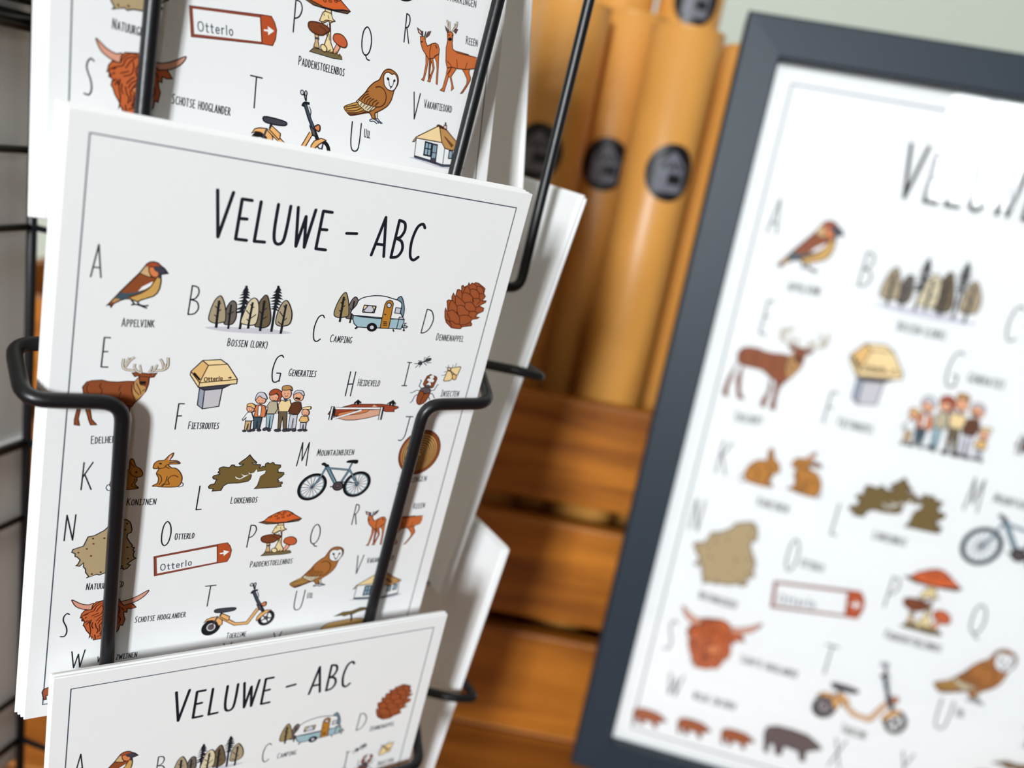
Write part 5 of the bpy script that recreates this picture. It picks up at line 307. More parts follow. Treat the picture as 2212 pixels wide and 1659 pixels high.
"owl":[["F","cream",0,0,[6945,11515,7013,11476,7027,11614,6979,11640]],["C","ink",15,0,[6945,11515,7013,11476,7027,11614,6979,11640]],["L","slate2",25,1,[6888,11657,6829,11686,6843,11718,6933,11701,7031,11745]],["L","slate2",25,1,[6979,11640,7071,11729]],["L","slate2",25,1,[7016,11607,7085,11665,7173,11710]],["L","slate2",25,1,[6939,11656,7045,11681,7143,11724]],["F","owl",0,1,[6138,11566,6161,11494,6433,11355,6494,11266,6638,11099,6724,10961,6852,10823,6976,10736,7027,10630,7096,10503,7203,10440,7318,10445,7441,10505,7495,10608,7488,10741,7409,10889,7360,11110,7272,11268,7157,11370,7031,11455,6945,11515,6957,11636,6886,11640,6838,11571,6763,11533,6528,11612,6355,11670,6266,11670]],["C","brown",22,1,[6138,11566,6161,11494,6433,11355,6494,11266,6638,11099,6724,10961,6852,10823,6976,10736,7027,10630,7096,10503,7203,10440,7318,10445,7441,10505,7495,10608,7488,10741,7409,10889,7360,11110,7272,11268,7157,11370,7031,11455,6945,11515,6957,11636,6886,11640,6838,11571,6763,11533,6528,11612,6355,11670,6266,11670]],["F","gold2",0,0,[6161,11502,6424,11365,6678,11497,6525,11578,6351,11628,6203,11631,6138,11566]],["L","brown",20,1,[6163,11519,6468,11408]],["L","brown",20,1,[6158,11571,6512,11443]],["L","brown",20,1,[6171,11603,6403,11558,6574,11465]],["L","brown",20,1,[6213,11637,6447,11593,6638,11504]],["L","brown",20,1,[6255,11663,6527,11603,6700,11518]],["F","cream",0,0,[6431,11330,6476,11287,6643,11348,6796,11361,6961,11373,6896,11438,6781,11512,6689,11512,6509,11417]],["C","brown",18,0,[6431,11330,6476,11287,6643,11348,6796,11361,6961,11373,6896,11438,6781,11512,6689,11512,6509,11417]],["L","brown",16,0,[6507,11297,6464,11366]],["L","brown",16,0,[6581,11334,6538,11412]],["L","brown",16,0,[6663,11353,6601,11434]],["L","brown",16,0,[6745,11362,6674,11454]],["L","brown",16,0,[6828,11372,6727,11479]],["L","brown",16,0,[6889,11369,6789,11493]],["L","brown",18,1,[6647,11089,6733,11045]],["L","brown",18,1,[6555,11279,6625,11171,6729,11107]],["L","brown",18,1,[6628,11308,6659,11215,6754,11153]],["L","brown",18,1,[6682,11340,6723,11246,6808,11186]],["L","brown",18,1,[6754,11352,6786,11268,6880,11188]],["L","brown",18,1,[6846,11351,6878,11267,6974,11204]],["L","brown",18,1,[6927,11344,6972,11283,7019,11239]],["L","brown",20,1,[6894,10926,7002,10886,7109,10916,7181,11006,7204,11124,7166,11254,7070,11334,6950,11366]],["F","white",0,1,[7097,10710,7096,10598,7170,10521,7265,10526,7308,10543,7368,10513,7436,10559,7474,10656,7460,10773,7398,10882,7318,10917,7211,10895,7130,10825]],["C","brown",20,1,[7097,10710,7096,10598,7170,10521,7265,10526,7308,10543,7368,10513,7436,10559,7474,10656,7460,10773,7398,10882,7318,10917,7211,10895,7130,10825]],["F","black",0,1,[7238,10647,7246,10663,7248,10679,7242,10692,7230,10699,7214,10700,7198,10693,7185,10681,7177,10665,7176,10649,7182,10636,7194,10628,7209,10628,7225,10635]],["F","black",0,1,[7414,10671,7408,10686,7398,10698,7385,10705,7372,10705,7362,10698,7357,10685,7357,10670,7363,10655,7373,10643,7386,10636,7399,10636,7409,10643,7414,10655]],["L","slate2",18,1,[7236,10698,7263,10797,7309,10839]],["L","slate2",18,1,[7367,10696,7355,10777,7320,10837]],["F","slate",0,0,[7275,10812,7348,10805,7304,10884]]],
"farmhouse":[["F","shadow",0,0,[7996,12374,8155,12332,9016,12441,9635,12347,9732,12395,9428,12476,8881,12487]],["F","paper",0,0,[8164,11880,8156,12340,9014,12423,9568,12348,9511,11922,9030,11957,8907,11838]],["C","ink",18,0,[8164,11880,8156,12340,9014,12423,9568,12348,9511,11922,9030,11957,8907,11838]],["L","ink",20,0,[9034,11983,9025,12422]],["L","ink",60,0,[8160,12331,8653,12374,9014,12423,9568,12348]],["L","slate2",30,0,[8161,12339,8654,12383,9015,12432,9569,12357]],["F","butter",0,0,[8063,11982,8151,11857,8786,11471,8823,11516,8926,11861,8174,11878,8113,11973]],["C","brown",22,0,[8063,11982,8151,11857,8786,11471,8823,11516,8926,11861,8174,11878,8113,11973]],["F","tan2",0,0,[8822,11508,9029,11523,9306,11718,9571,11867,9425,11945,9256,12007,9034,11983,8925,11853]],["C","brown",22,0,[8822,11508,9029,11523,9306,11718,9571,11867,9425,11945,9256,12007,9034,11983,8925,11853]],["F","oak",0,0,[8986,11695,9282,11871,9234,11923]],["C","brown",15,0,[8986,11695,9282,11871,9234,11923]],["L","brown",50,1,[8736,11498,8796,11465,9040,11521]],["F","pink",0,0,[8940,11504,8941,11426,9028,11428,9028,11514]],["C","ink",18,0,[8940,11504,8941,11426,9028,11428,9028,11514]],["L","black",40,0,[8990,11426,8977,11351]],["F","steel",0,0,[8440,11926,8631,11937,8627,12248,8426,12246]],["C","ink",35,0,[8440,11926,8631,11937,8627,12248,8426,12246]],["L","ink",25,0,[8535,11936,8531,12246]],["L","ink",25,0,[8448,12079,8628,12084]],["F","slate",0,0,[8641,11935,8801,11934,8794,12396,8644,12393]],["C","ink",20,0,[8641,11935,8801,11934,8794,12396,8644,12393]],["L","steel",40,0,[8704,11968,8698,12133]],["L","steel",40,0,[8762,11967,8751,12133]],["L","steel",40,0,[8701,12159,8689,12282]],["L","steel",40,0,[8754,12159,8742,12273]],["F","steel",0,0,[9180,12020,9279,12013,9282,12206,9173,12214]],["C","ink",25,0,[9180,12020,9279,12013,9282,12206,9173,12214]],["F","steel",0,0,[9364,11990,9463,11982,9467,12177,9356,12185]],["C","ink",25,0,[9364,11990,9463,11982,9467,12177,9356,12185]]],
"sand_pine":[["F","butter2",0,1,[7357,13236,7559,13116,7974,13087,8338,13077,8663,13146,8957,13341,9211,13620,9265,13868,8898,13949,8245,13827,7661,13646,7385,13382]],["C","ink",20,1,[7357,13236,7559,13116,7974,13087,8338,13077,8663,13146,8957,13341,9211,13620,9265,13868,8898,13949,8245,13827,7661,13646,7385,13382]],["L","brown",50,1,[8193,12910,8230,13030,8245,13162]],["F","moss",0,0,[7659,12893,7781,12843,7912,12780,8157,12791,8456,12697,8661,12729,8826,12741,8687,12790,8410,12832,8241,12904,8130,12900,7991,12934,7886,12888]],["C","ink",22,0,[7659,12893,7781,12843,7912,12780,8157,12791,8456,12697,8661,12729,8826,12741,8687,12790,8410,12832,8241,12904,8130,12900,7991,12934,7886,12888]]],
"wild_boars":[["F","cone",0,0,[85,14029,108,13938,226,13889,416,13884,610,13902,776,13987,819,14043,732,14079,636,14127,655,14262,591,14264,546,14152,362,14135,348,14271,285,14273,235,14138,176,14163,189,14276,136,14278]],["C","ink",20,0,[85,14029,108,13938,226,13889,416,13884,610,13902,776,13987,819,14043,732,14079,636,14127,655,14262,591,14264,546,14152,362,14135,348,14271,285,14273,235,14138,176,14163,189,14276,136,14278]],["F","cone",0,0,[1068,13973,1090,13882,1205,13834,1393,13829,1584,13846,1749,13932,1793,13986,1707,14022,1613,14070,1632,14204,1570,14206,1524,14095,1342,14078,1330,14213,1268,14215,1217,14081,1159,14105,1173,14218,1121,14219]],["C","ink",20,0,[1068,13973,1090,13882,1205,13834,1393,13829,1584,13846,1749,13932,1793,13986,1707,14022,1613,14070,1632,14204,1570,14206,1524,14095,1342,14078,1330,14213,1268,14215,1217,14081,1159,14105,1173,14218,1121,14219]],["F","cone",0,0,[2020,13934,2041,13844,2154,13796,2339,13791,2528,13809,2692,13893,2735,13948,2651,13983,2559,14030,2579,14164,2518,14166,2472,14055,2292,14038,2281,14173,2220,14174,2169,14041,2112,14065,2127,14177,2075,14179]],["C","ink",20,0,[2020,13934,2041,13844,2154,13796,2339,13791,2528,13809,2692,13893,2735,13948,2651,13983,2559,14030,2579,14164,2518,14166,2472,14055,2292,14038,2281,14173,2220,14174,2169,14041,2112,14065,2127,14177,2075,14179]],["F","taupe2",0,0,[2883,13659,2918,13504,3112,13422,3429,13415,3754,13445,4037,13591,4113,13685,3969,13747,3813,13828,3851,14059,3745,14062,3663,13870,3354,13840,3338,14073,3232,14076,3141,13846,3044,13887,3072,14081,2983,14083]],["C","ink",20,0,[2883,13659,2918,13504,3112,13422,3429,13415,3754,13445,4037,13591,4113,13685,3969,13747,3813,13828,3851,14059,3745,14062,3663,13870,3354,13840,3338,14073,3232,14076,3141,13846,3044,13887,3072,14081,2983,14083]]]}''')
CAPS = json.loads('''[["Appelvink",1280,4269,1907,4243],["Bossen (Lork)",3496,4592,4393,4601],["Camping",5888,4350,6444,4355],["Dennenappel",8750,4138,9563,4136],["Generaties",5027,5290,5703,5296],["Heideveld",6850,5505,7448,5502],["Insecten",9313,5760,9862,5750],["Edelhert",914,7074,1458,7043],["Fietsroutes",2901,6717,3582,6721],["Konijnen",1778,8719,2405,8735],["Lorkenbos",4158,8828,4808,8835],["Mountainbiken",6148,7518,7152,7521],["Jaarringen",8663,8479,9542,8427],["Natuurgebied",1103,11030,1907,11050],["Otterlo",2951,9789,3397,9782],["Paddenstoelenbos",4937,10847,6063,10848],["Reeën",9355,9351,9712,9328],["Schotse hooglander",2273,12199,3480,12218],["Toerisme",4640,13138,5165,13152],["Uil",6710,12103,6872,12104],["Vakantieoord",8306,11111,9131,11082],["Wilde zwijnen",1518,13308,2424,13309]]''')
BIGS = json.loads('''[["A",614,3232,196,682],["B",2563,3901,212,667],["C",5424,4365,226,687],["D",8270,3970,283,651],["E",964,5218,129,678],["F",2615,6724,129,654],["G",4608,5470,233,704],["H",6577,5796,145,671],["I",8083,5470,134,665],["J",8361,7118,265,734],["K",798,8245,200,699],["L",3351,8953,114,671],["M",5662,7806,266,679],["N",549,9582,197,684],["O",2630,9937,217,694],["P",4757,10194,181,674],["Q",6434,10358,277,716],["R",7557,9733,137,649],["S",648,12358,154,688],["T",3872,11957,259,650],["U",6363,12472,253,659],["V",7972,11440,183,627],["W",927,13366,286,515]]''')
CW, CH = 105.0, 148.0
def crom(P, closed, n=4):
    if len(P) < 3: return P
    out = []; N = len(P)
    rng = range(N) if closed else range(N - 1)
    for i in rng:
        if closed: a, b, c, d = P[i - 1], P[i], P[(i + 1) % N], P[(i + 2) % N]
        else: a, b, c, d = P[max(i - 1, 0)], P[i], P[i + 1], P[min(i + 2, N - 1)]
        for j in range(n):
            t = j / n; t2 = t * t; t3 = t2 * t
            out.append(tuple(.5 * ((2 * b[k]) + (-a[k] + c[k]) * t + (2 * a[k] - 5 * b[k] + 4 * c[k] - d[k]) * t2 + (-a[k] + 3 * b[k] - 3 * c[k] + d[k]) * t3) for k in (0, 1)))
    if not closed: out.append(P[-1])
    return out
class Print:
    """collects flat inked shapes into one thin printed mesh"""
    def __init__(s): s.v = []; s.f = []; s.mi = []; s.m = []; s.z = .00002
    def _m(s, c):
        if c not in s.m: s.m.append(c)
        return s.m.index(c)
    def _pt(s, p): s.v.append(((p[0] - CW / 2) / 1000, (CH - p[1]) / 1000, s.z)); return len(s.v) - 1
    def fill(s, P, c):
        s.z += .0000028
        i0 = [s._pt(p) for p in P]; mi = s._m(c)
        for t in geometry.tessellate_polygon([[Vector((p[0], p[1], 0)) for p in P]]):
            a, b, d = (P[k] for k in t)
            cr_ = (b[0] - a[0]) * (d[1] - a[1]) - (b[1] - a[1]) * (d[0] - a[0])
            if abs(cr_) < 1e-9: continue
            t = t if cr_ < 0 else t[::-1]
            s.f.append(tuple(i0[k] for k in t)); s.mi.append(mi)
    def line(s, P, w, c, closed=False, caps=False, hold=False):
        Q = [P[0]]
        for p in P[1:]:
            if math.hypot(p[0] - Q[-1][0], p[1] - Q[-1][1]) > 1e-4: Q.append(p)
        if closed and len(Q) > 2 and math.hypot(Q[0][0] - Q[-1][0], Q[0][1] - Q[-1][1]) < 1e-4: Q.pop()
        P = Q; N = len(P)
        if N < 2: return
        s.z += 0 if hold else .0000028; mi = s._m(c); L = []; Rr = []
        for i in range(N):
            a = P[i - 1] if (closed or i) else None; b = P[(i + 1) % N] if (closed or i < N - 1) else None; p = P[i]
            def nrm(u, v):
                dx, dy = v[0] - u[0], v[1] - u[1]; l = math.hypot(dx, dy); return (-dy / l, dx / l)
            n1 = nrm(a, p) if a else None; n2 = nrm(p, b) if b else None
            n1 = n1 or n2; n2 = n2 or n1
            mx, my = n1[0] + n2[0], n1[1] + n2[1]; l = math.hypot(mx, my)
            if l < .3: mx, my, k = n2[0], n2[1], 1
            else: mx, my = mx / l, my / l; k = min(2.0, 1 / max(.3, mx * n1[0] + my * n1[1]))
            h = w / 2 * k
            L.append(s._pt((p[0] + mx * h, p[1] + my * h))); Rr.append(s._pt((p[0] - mx * h, p[1] - my * h)))
        for i in range(N if closed else N - 1):
            j = (i + 1) % N; s.f.append((L[i], L[j], Rr[j], Rr[i])); s.mi.append(mi)
        if caps and not closed:
            for e in (0, N - 1):
                p = P[e]; c0 = s._pt(p); ring = [s._pt((p[0] + w / 2 * math.cos(2 * math.pi * k / 10), p[1] + w / 2 * math.sin(2 * math.pi * k / 10))) for k in range(10)]
                for k in range(10): s.f.append((c0, ring[(k + 1) % 10], ring[k])); s.mi.append(mi)
    def build(s, name):
        me = bpy.data.meshes.new(name); me.from_pydata(s.v, [], s.f)
        for c in s.m: me.materials.append(ink(c))
        me.polygons.foreach_set('material_index', s.mi); me.update(); return me
# hand-drawn narrow capitals as strokes: (smooth?, points), unit height, y up
G = {
 'A': (.40, [(0, [(0, 0), (.2, 1), (.38, 0)]), (0, [(.07, .3), (.32, .3)])]),
 'B': (.32, [(0, [(0, 0), (.02, 1)]), (1, [(.02, 1), (.2, .95), (.25, .76), (.16, .57), (.01, .52)]), (1, [(.01, .52), (.22, .46), (.3, .25), (.2, .05), (0, 0)])]),
 'C': (.36, [(1, [(.34, .90), (.25, .99), (.1, .88), (.02, .5), (.07, .12), (.2, 0), (.34, .1)])]),
 'D': (.36, [(0, [(.0, 0), (.02, 1)]), (1, [(.02, 1), (.2, .94), (.33, .62), (.28, .25), (.15, .05), (0, 0)])]),
 'E': (.30, [(0, [(.28, 1), (.02, 1), (0, 0), (.29, 0)]), (0, [(.01, .52), (.22, .53)])]),
 'F': (.29, [(0, [(.28, 1), (.02, 1), (0, 0)]), (0, [(.01, .52), (.22, .53)])]),
 'G': (.37, [(1, [(.35, .93), (.26, 1), (.1, .87), (.02, .45), (.08, .08), (.2, 0), (.34, .08)]), (0, [(.34, .04), (.35, .34), (.2, .34)])]),
 'H': (.34, [(0, [(.02, 1), (0, 0)]), (0, [(.34, 1), (.32, 0)]), (0, [(.01, .48), (.33, .5)])]),
 'I': (.24, [(0, [(.02, 1), (.22, 1)]), (0, [(.12, 1), (.12, 0)]), (0, [(0, 0), (.24, 0)])]),
 'J': (.32, [(0, [(.08, 1), (.32, 1)]), (1, [(.22, 1), (.21, .5), (.19, .18), (.1, .02), (0, .03)])]),
 'K': (.34, [(0, [(.02, 1), (0, 0)]), (0, [(.32, 1), (.01, .45)]), (0, [(.08, .56), (.34, 0)])]),
 'L': (.28, [(0, [(.02, 1), (0, 0), (.28, .01)])]),
 'M': (.46, [(0, [(0, 0), (.08, 1), (.2, .22), (.38, 1), (.44, 0)])]),
 'N': (.38, [(0, [(0, 0), (.03, 1), (.33, 0), (.37, 1)])]),
 'O': (.36, [(2, [(.17, 1), (.3, .82), (.35, .5), (.3, .14), (.17, 0), (.05, .14), (.01, .5), (.05, .85)])]),
 'P': (.32, [(0, [(0, 0), (.02, 1)]), (1, [(.02, 1), (.22, .96), (.3, .76), (.2, .52), (.01, .42)])]),
 'Q': (.38, [(2, [(.17, 1), (.3, .84), (.35, .55), (.3, .25), (.17, .12), (.05, .25), (.01, .55), (.05, .86)]), (1, [(.17, .14), (.24, .02), (.33, 0)])]),
 'R': (.34, [(0, [(0, 0), (.02, 1)]), (1, [(.02, 1), (.22, .95), (.28, .75), (.18, .56), (.01, .5)]), (0, [(.1, .53), (.33, 0)])]),
 'S': (.32, [(1, [(.31, .95), (.2, 1), (.08, .88), (.07, .7), (.22, .42), (.26, .18), (.17, .02), (0, .03)])]),
 'T': (.36, [(0, [(0, 1), (.36, 1)]), (0, [(.18, 1), (.17, 0)])]),
 'U': (.36, [(1, [(.01, 1), (.01, .4), (.06, .08), (.18, 0), (.3, .1), (.34, .45), (.35, 1)])]),
 'V': (.36, [(0, [(0, 1), (.15, 0), (.36, 1)])]),
 'W': (.50, [(0, [(0, 1), (.12, 0), (.26, .8), (.36, 0), (.5, 1)])]),
 'X': (.36, [(0, [(0, 1), (.36, 0)]), (0, [(.34, 1), (0, 0)])]),
 'Y': (.36, [(0, [(0, 1), (.18, .48), (.36, 1)]), (0, [(.18, .48), (.17, 0)])]),
 'Z': (.34, [(0, [(.02, 1), (.34, 1), (0, 0), (.34, 0)])]),
 'Ë': (.30, [(0, [(.28, .9), (.02, .9), (0, 0), (.29, 0)]), (0, [(.01, .48), (.22, .48)]), (0, [(.07, 1.08), (.08, 1.12)]), (0, [(.2, 1.08), (.21, 1.12)])]),
 '(': (.18, [(1, [(.16, 1.08), (.04, .8), (.02, .2), (.14, -.08)])]),
 ')': (.18, [(1, [(.02, 1.08), (.14, .8), (.16, .2), (.04, -.08)])]),
 '-': (.34, [(0, [(.03, .48), (.31, .5)])]), ' ': (.22, []),
 'o': (.50, [(2, [(.25, .62), (.44, .5), (.47, .3), (.42, .1), (.25, 0), (.08, .1), (.03, .3), (.06, .5)])]),
 'O2': (.80, [(2, [(.4, .95), (.66, .82), (.75, .48), (.66, .14), (.4, 0), (.14, .14), (.05, .48), (.14, .82)])]),
 't': (.40, [(0, [(.15, .85), (.15, .1), (.2, 0), (.34, 0)]), (0, [(.0, .6), (.36, .6)])]),
 'e': (.52, [(1, [(.06, .32), (.46, .32), (.42, .52), (.25, .62), (.08, .5), (.04, .3), (.1, .08), (.28, 0), (.44, .08)])]),
 'r': (.36, [(0, [(.05, .62), (.05, 0)]), (1, [(.05, .4), (.16, .58), (.34, .6)])]),
 'l': (.16, [(0, [(.07, .95), (.07, 0)])]),
}
def text(pr, keys, x0, y0, x1, y1, hs, w, c, gap=.14, caps=False):
    """lay glyphs from (x0,y0) to (x1,y1) on the card; hs = height per glyph"""
    tot = 0; pos = []
    for i, k in enumerate(keys):
        pos.append(tot); tot += (G[k][0] + gap) * hs[i]
    tot -= gap * hs[-1]
    L = math.hypot(x1 - x0, y1 - y0); ux, uy = (x1 - x0) / L, (y1 - y0) / L; kx = L / tot
    for i, k in enumerate(keys):
        for sm, P in G[k][1]:
            Q = []
            for px, py in P:
                a = (pos[i] + px * hs[i]) * kx; b = py * hs[i]
                Q.append((x0 + ux * a + uy * b, y0 + uy * a - ux * b))
            if sm: pr.line(crom(Q, sm == 2, 5), w, c, sm == 2, caps or w > .18, True)
            else:
                for a, b in zip(Q[:-1], Q[1:]): pr.line([a, b], w, c, False, True, True)
PM = []                                              # (part name, shared mesh)
pr = Print(); pr.line([(3.9, 4.0), (101.1, 4.1), (101.1, 144.0), (3.9, 143.9)], .26, 'slate2', True); PM.append(('border_print', pr.build('border_print')))
pr = Print()
text(pr, list('VELUWE'), 28.2, 21.0, 53.6, 21.0, [9.9] + [8.8] * 5, .72, 'ink', .2, True)
text(pr, ['-'], 57.6, 20.6, 60.6, 20.5, [8.5], .72, 'ink', .2, True)
text(pr, list('ABC'), 64.8, 20.9, 77.2, 20.9, [9.4, 9.2, 9.2], .72, 'ink', .2, True)
PM.append(('title_print', pr.build('title_print')))
for c, x, y, w, h in BIGS + [['X', 4600, 13960, 230, 660], ['Y', 5950, 13850, 230, 670]]:
    pr = Print(); text(pr, [c], x / 100, y / 100, (x + w) / 100, y / 100, [h / 100], .31, 'ink', .1, False); PM.append(('letter_print', pr.build('letter_print')))
for s, x0, y0, x1, y1 in CAPS:
    pr = Print(); up = s.upper(); hs = [1.85] + [1.55] * (len(up) - 1)
    text(pr, list(up), x0 / 100, y0 / 100, x1 / 100, y1 / 100, hs, .195, 'ink', .17); PM.append(('caption_print', pr.build('caption_print')))
for nm, shapes in ICONS.items():
    pr = Print()
    for kind, c, w, sm, fl in shapes:
        P = [(fl[i] / 100, fl[i + 1] / 100) for i in range(0, len(fl), 2)]
        if nm == 'wild_boars': P = [(a + 2.7, b - .3) for a, b in P]
        if kind == 'F': pr.fill(crom(P, True) if sm else P, c)
        elif kind == 'C': pr.line(crom(P, True) if sm else P, w / 87, c, True)
        else: pr.line(crom(P, False) if sm else P, w / 92, c)
    if nm == 'place_sign': text(pr, ['O2'] + list('tterlo'), 27.15, 106.75, 34.4, 105.95, [1.9] * 7, .24, 'slate2', .28)
    if nm == 'route_marker': text(pr, ['O2'] + list('tterlo'), 31.0, 54.95, 35.0, 54.5, [1.05] * 7, .2, 'brown', .2)
    PM.append((nm + '_print', pr.build(nm + '_print')))

# ------------------------------------------------------------------ cards
CT = .00075
def card_mesh():
    bm = box_bm((-CW / 2000, 0, -CT), (CW / 2000, CH / 1000, 0), .0002, 1)
    me = bpy.data.meshes.new('card_sheet'); bm.to_mesh(me); bm.free(); me.materials.append(M_CARD); return me
CARD_ME = card_mesh()
def plane_mtx(t, u, v):
    """card plane from its top-left corner t, right direction u, down direction v (mm, camera height = 0) -> matrix, base centre at origin"""
    u, v = Vector(u), Vector(v); u.normalize(); v = (v - u * u.dot(v)).normalized(); n = u.cross(v)
    o = (Vector(t) + u * CW / 2 + v * CH) / 1000 + Vector((0, 0, H))
    m = Matrix((u, -v, -n)).transposed().to_4x4(); m.translation = o
    return m
def printed_card(mtx, label, group):
    r = tag(empty('picture_card', mtx), label, 'card', group)
    link(bpy.data.objects.new('card_sheet', CARD_ME), r)
    for nm, me in PM: link(bpy.data.objects.new(nm, me), r)
    return r
def plain_card(mtx, label, group):
    o = link(bpy.data.objects.new('picture_card', CARD_ME)); o.matrix_world = mtx
    return tag(o, label, 'card', group)
PL = {'M': ((-89.642, 155.116, -7.396), (0.81829, 0.57424, -0.02547), (-0.08618, 0.07874, -0.99316)),
      'T': ((-104.57, 172.681, 117.712), (0.75573, 0.65456, -0.02076), (0.06658, -0.10833, -0.99188)),
      'B': ((-92.161, 161.136, -136.098), (0.82091, 0.57098, -0.00955), (-0.06663, 0.07916, -0.99463))}
FRONT = {k: plane_mtx(*v) for k, v in PL.items()}
KT = 1.022                                   # the upper card is cut a touch larger
FRONT['T'].translation = Vector((0, 0, H)) + (FRONT['T'].translation - Vector((0, 0, H))) * KT
FRONT['T'] = FRONT['T'] @ Matrix.Scale(KT, 4)
WORD = {'M': 'middle', 'T': 'upper', 'B': 'lower'}
for k in 'TMB':
    printed_card(FRONT[k], {'T': 'front picture card of the upper pocket, its lower half above the middle card', 'M': 'full-size alphabet card in the middle pocket, held by the bent wire',
                            'B': 'front picture card of the lower pocket, only its top rows in view'}[k], 'picture cards in the wire rack')
    for i in range(1, 3 if k == 'B' else 4):
        sh = {'M': (-.0006 * i, .0002 * i), 'T': (-.0007 * i, 0), 'B': (-.0003 * i, .0003 * (i % 2))}[k]
        plain_card(FRONT[k] @ Matrix.Translation((sh[0], sh[1], -(CT + .00002) * i)), 'white card stacked behind the front card of the %s pocket' % WORD[k], 'cards behind the front card of the %s pocket' % WORD[k])
UD = Vector((.82, .572, 0)).normalized(); YD = Vector((-.572, .82, 0)).normalized()
# right-hand side of the rack: stacks seen from behind; P0/P1 = top and bottom of the near vertical edge (inner face)
RIGHT = {'T': ((-25.9, 262.0, 112.0), (-6.2, 262.0, -34.7)), 'M': ((10.0, 272.0, -10.6), (-11.7, 264.0, -156.7)), 'B': ((7.7, 270.0, -137.0), (-11.5, 260.0, -283.2))}
RM = {}
for k, (p0, p1) in RIGHT.items():
    p0, p1 = Vector(p0), Vector(p1); v = (p1 - p0).normalized(); d = (YD - v * YD.dot(v)).normalized()
    m = plane_mtx(p0, d, v); m = m @ Matrix.Translation((0, 0, CT)); RM[k] = m       # local -z looks into the rack
    for i in range(2 if k == 'T' else 4):
        plain_card(m @ Matrix.Translation((-.0005 * (i % 2), .0004 * (i % 3), (CT + .00002) * i)), 'white card showing its blank back, on the rack side beside the tubes, %s level' % WORD[k], 'cards on the rack side beside the tubes, %s level' % WORD[k])
# left wing
LW = Vector((-176.1, 285.0, 0)); LD = Vector((.2, .98, 0)).normalized()
for k, zt in (('T', 117.0), ('M', -9.0), ('B', -137.0)):
    for i in range(2):
        t = LW - LD * 100.5 + Vector((-.98, .2, 0)) * ((4.2 if k == 'T' else 2.6) + i * .9 + (1.9 if k == 'M' else 0)) + Vector((0, 0, zt))
        m = plane_mtx(t, LD, (0, 0, -1)); plain_card(m, 'greyish white card behind the black bars of the rack wing, %s level' % WORD[k], 'cards behind the bars of the rack wing, %s level' % WORD[k])

# ------------------------------------------------------------------ wire rack
AX = Vector((-.096, .267, TZ))
rk = tag(empty('card_rack', Matrix.Translation(AX)), 'black wire card rack with bent-wire pockets holding the white picture cards', 'rack')
INV = Matrix.Translation(-AX)
WR = .00166
def wire(name, pts, rad=WR, bend=.005): return tube(name, [INV @ Vector(p) for p in pts], rad, M_WIRE, rk, bend)
def on(m, u, v, w): return m @ Vector(((u - CW / 2) / 1000, (CH - v) / 1000, -w / 1000))
def pocket(m, wb, L, R, top=None):
    """L / R: (u, w) of the front uprights at rail height and at the bottom; wb: depth of the back rail behind the card face"""
    wire('pocket_wire', [on(m, 30, 53, wb), on(m, -6, 53.5, wb), on(m, -4.5, 58, L[0][1]), on(m, L[0][0], 58.3, L[0][1]), on(m, L[1][0], 140, L[1][1]), on(m, L[1][0], 151.5, L[1][1]), on(m, L[1][0], 151.5, wb + 4)])
    wire('pocket_wire', [on(m, 76, 54, wb), on(m, 112, 54.5, wb), on(m, 106.5, 57.4, R[0][1]), on(m, R[0][0], 58.0, R[0][1]), on(m, R[1][0], 140, R[1][1]), on(m, R[1][0], 151.5, R[1][1]), on(m, R[1][0], 151.5, wb + 4)])
    wire('back_rail', [on(m, 30, 53, wb), on(m, 76, 54, wb)], bend=0)
    c = on(m, 53, 53.5, wb)
    wire('spoke', [c, Vector((AX.x, AX.y, c.z))], bend=0)
pocket(FRONT['M'], 14, ((14.0, -4.4), (17.2, -2.7)), ((86.5, -4.4), (86.5, -2.7)))
pocket(FRONT['B'], 14, ((14.0, -4.2), (16.4, -4.2)), ((86.5, -4.2), (86.2, -4.2)))
pocket(FRONT['T'], 10, ((18.5, -7), (15.9, -2.2)), ((99.5, -10), (87.6, -6)))
def rpocket(m, top, bot, extra=False):
    # inner loop comes round the near edge of the stack, then runs along its outer face
    wi, wo = 3.2, -6.5
    c = on(m, -4.5, 59.5, wi)
    wire('pocket_wire', [Vector((AX.x, AX.y, c.z)), c, on(m, -5.5, 60, wo), on(m, 14, 60, wo), on(m, 15, 140, wo), on(m, 15, 151.5, wo), on(m, 15, 151.5, wi)], bend=.004)
    wire('back_rail', [on(m, 15, 151.5, wi), on(m, 90, 151.5, wi)], bend=0)
for k in 'MB': rpocket(RM[k], 0, 0)
wire('pocket_wire', [Vector((-.0200, .2525, H - .0420)), Vector((-.0034, .2634, H - .0420)), Vector((.0050, .2700, H + .118)), Vector((-.020, .300, H + .121)), Vector((AX.x, AX.y, H + .121))], bend=.004)
wire('spoke', [Vector((AX.x, AX.y, H - .158)), Vector((-.0180, .2668, H - .1578))], bend=0)
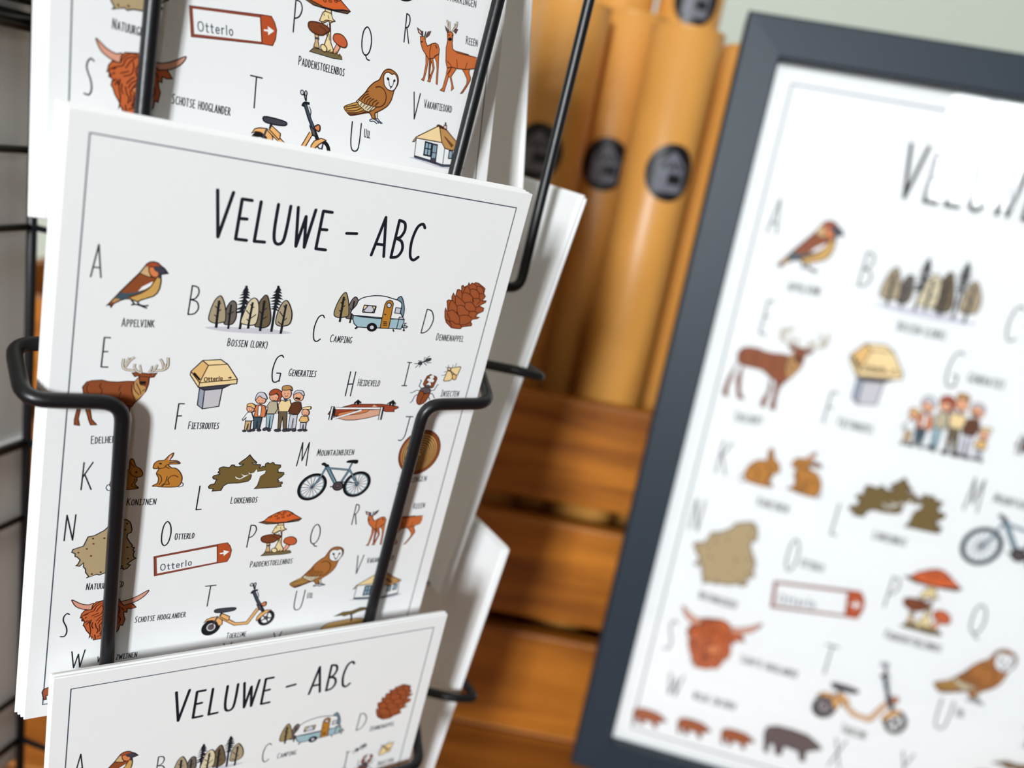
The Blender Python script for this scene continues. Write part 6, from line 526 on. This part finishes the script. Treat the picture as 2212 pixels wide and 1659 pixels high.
# left wing: upright and bars
UX, UY = -.1761, .2850
tube('upright', [INV @ Vector((UX, UY, TZ + .02)), INV @ Vector((UX, UY, H + .16))], .0017, M_WIRE, rk)
for z, r in ((.0185, .0030), (.0105, .0030), (-.0301, .0013), (-.0564, .0013), (-.1381, .0016), (-.1691, .0012), (-.2511, .0012), (-.2732, .0013)):
    e = Vector((UX, UY, H + z)); a = e - LD * .125; b = Vector((AX.x, AX.y, H + z))
    wire('wing_bar', [a, e], r, 0)
    wire('spoke', [e, b], r * .9, 0)
tube('upright', [INV @ (Vector((UX, UY, TZ + .02)) - LD * .122), INV @ (Vector((UX, UY, H + .16)) - LD * .122)], .0017, M_WIRE, rk)
tube('centre_pole', [(0, 0, .006), (0, 0, H + .20 - TZ)], .006, M_WIRE, rk, sides=20)
lathe('base_plate', [(0, .010), (.060, .009), (.085, .006), (.087, .003), (.086, 0), (0, 0)], M_WIRE, rk, 48)
for a in (0, 1, 2, 3):
    d = UD if a % 2 == 0 else YD; s = 1 if a < 2 else -1
    tube('base_arm', [(0, 0, .012), tuple(d * s * .075 + Vector((0, 0, .012)))], .003, M_WIRE, rk)
tube('wing_foot', [INV @ Vector((UX, UY, TZ + .022)), Vector((0, 0, .022))], .0017, M_WIRE, rk)

# ------------------------------------------------------------------ framed print
S = 2.8284
FT = Vector((109.03, 488.05, 72.24)); FU = Vector((0.98928, -0.14602, 0.00106)); FV = Vector((-0.01298, -0.09521, -0.99537))
FU.normalize(); FV = (FV - FU * FU.dot(FV)).normalized(); FN = FU.cross(FV)
fm = Matrix((FU, -FV, -FN)).transposed().to_4x4()
base = (FT + FU * CW / 2 * S + FV * CH * S) / 1000 + Vector((0, 0, H)); fm.translation = base
fr = tag(empty('framed_poster', fm), 'large alphabet poster behind glass in a dark charcoal frame before the crate', 'framed poster')
bm = box_bm((-CW / 2000 - .0005, -.0005, -.0004), (CW / 2000 + .0005, CH / 1000 + .0005, 0)); po = bm_obj('poster_sheet', bm, M_POSTER, fr); po.scale = (S, S, 1)
for nm, me in PM: link(bpy.data.objects.new(nm, me), po)
hw, hh = CW * S / 2000, CH * S / 1000
ix, iy0, iy1 = hw - .0005, .003, hh - .0015
PW, PF, PB = .0215, .0105, -.012
prof = [(0, .0015), (0, PF - .001), (.001, PF), (PW - .0015, PF - .0005), (PW, PF - .002), (PW, PB), (.004, PB), (.004, -.0042), (.004, .0015)]
inn = [(-ix, iy0), (ix, iy0), (ix, iy1), (-ix, iy1)]
dirs = [(-1, -1), (1, -1), (1, 1), (-1, 1)]
for k in range(4):
    verts, faces = [], []
    for c in (k, (k + 1) % 4):
        for w, z in prof: verts.append((inn[c][0] + dirs[c][0] * w, inn[c][1] + dirs[c][1] * w, z))
    n = len(prof)
    for i in range(n): j = (i + 1) % n; faces.append((i, j, n + j, n + i))
    faces.append(tuple(range(n))[::-1]); faces.append(tuple(range(n, 2 * n)))
    o = mesh_obj('frame_rail', verts, faces, M_FRAME, fr)
box('glass', (-ix - .003, iy0 - .003, .0016), (ix + .003, iy1 + .003, .0034), M_GLASS, fr)
box('backing_board', (-ix - .0035, iy0 - .0035, -.0042), (ix + .0035, iy1 + .0035, -.0012), M_KRAFT_IN, fr)
bk = tag(box('wooden_block', (-.09, -.025, 0), (.11, .025, base.z - .019 - TZ), M_TABLE, None, .002), 'plain wooden block under the lower edge of the framed poster', 'block')
bk.location = (base.x, base.y + .002, TZ)
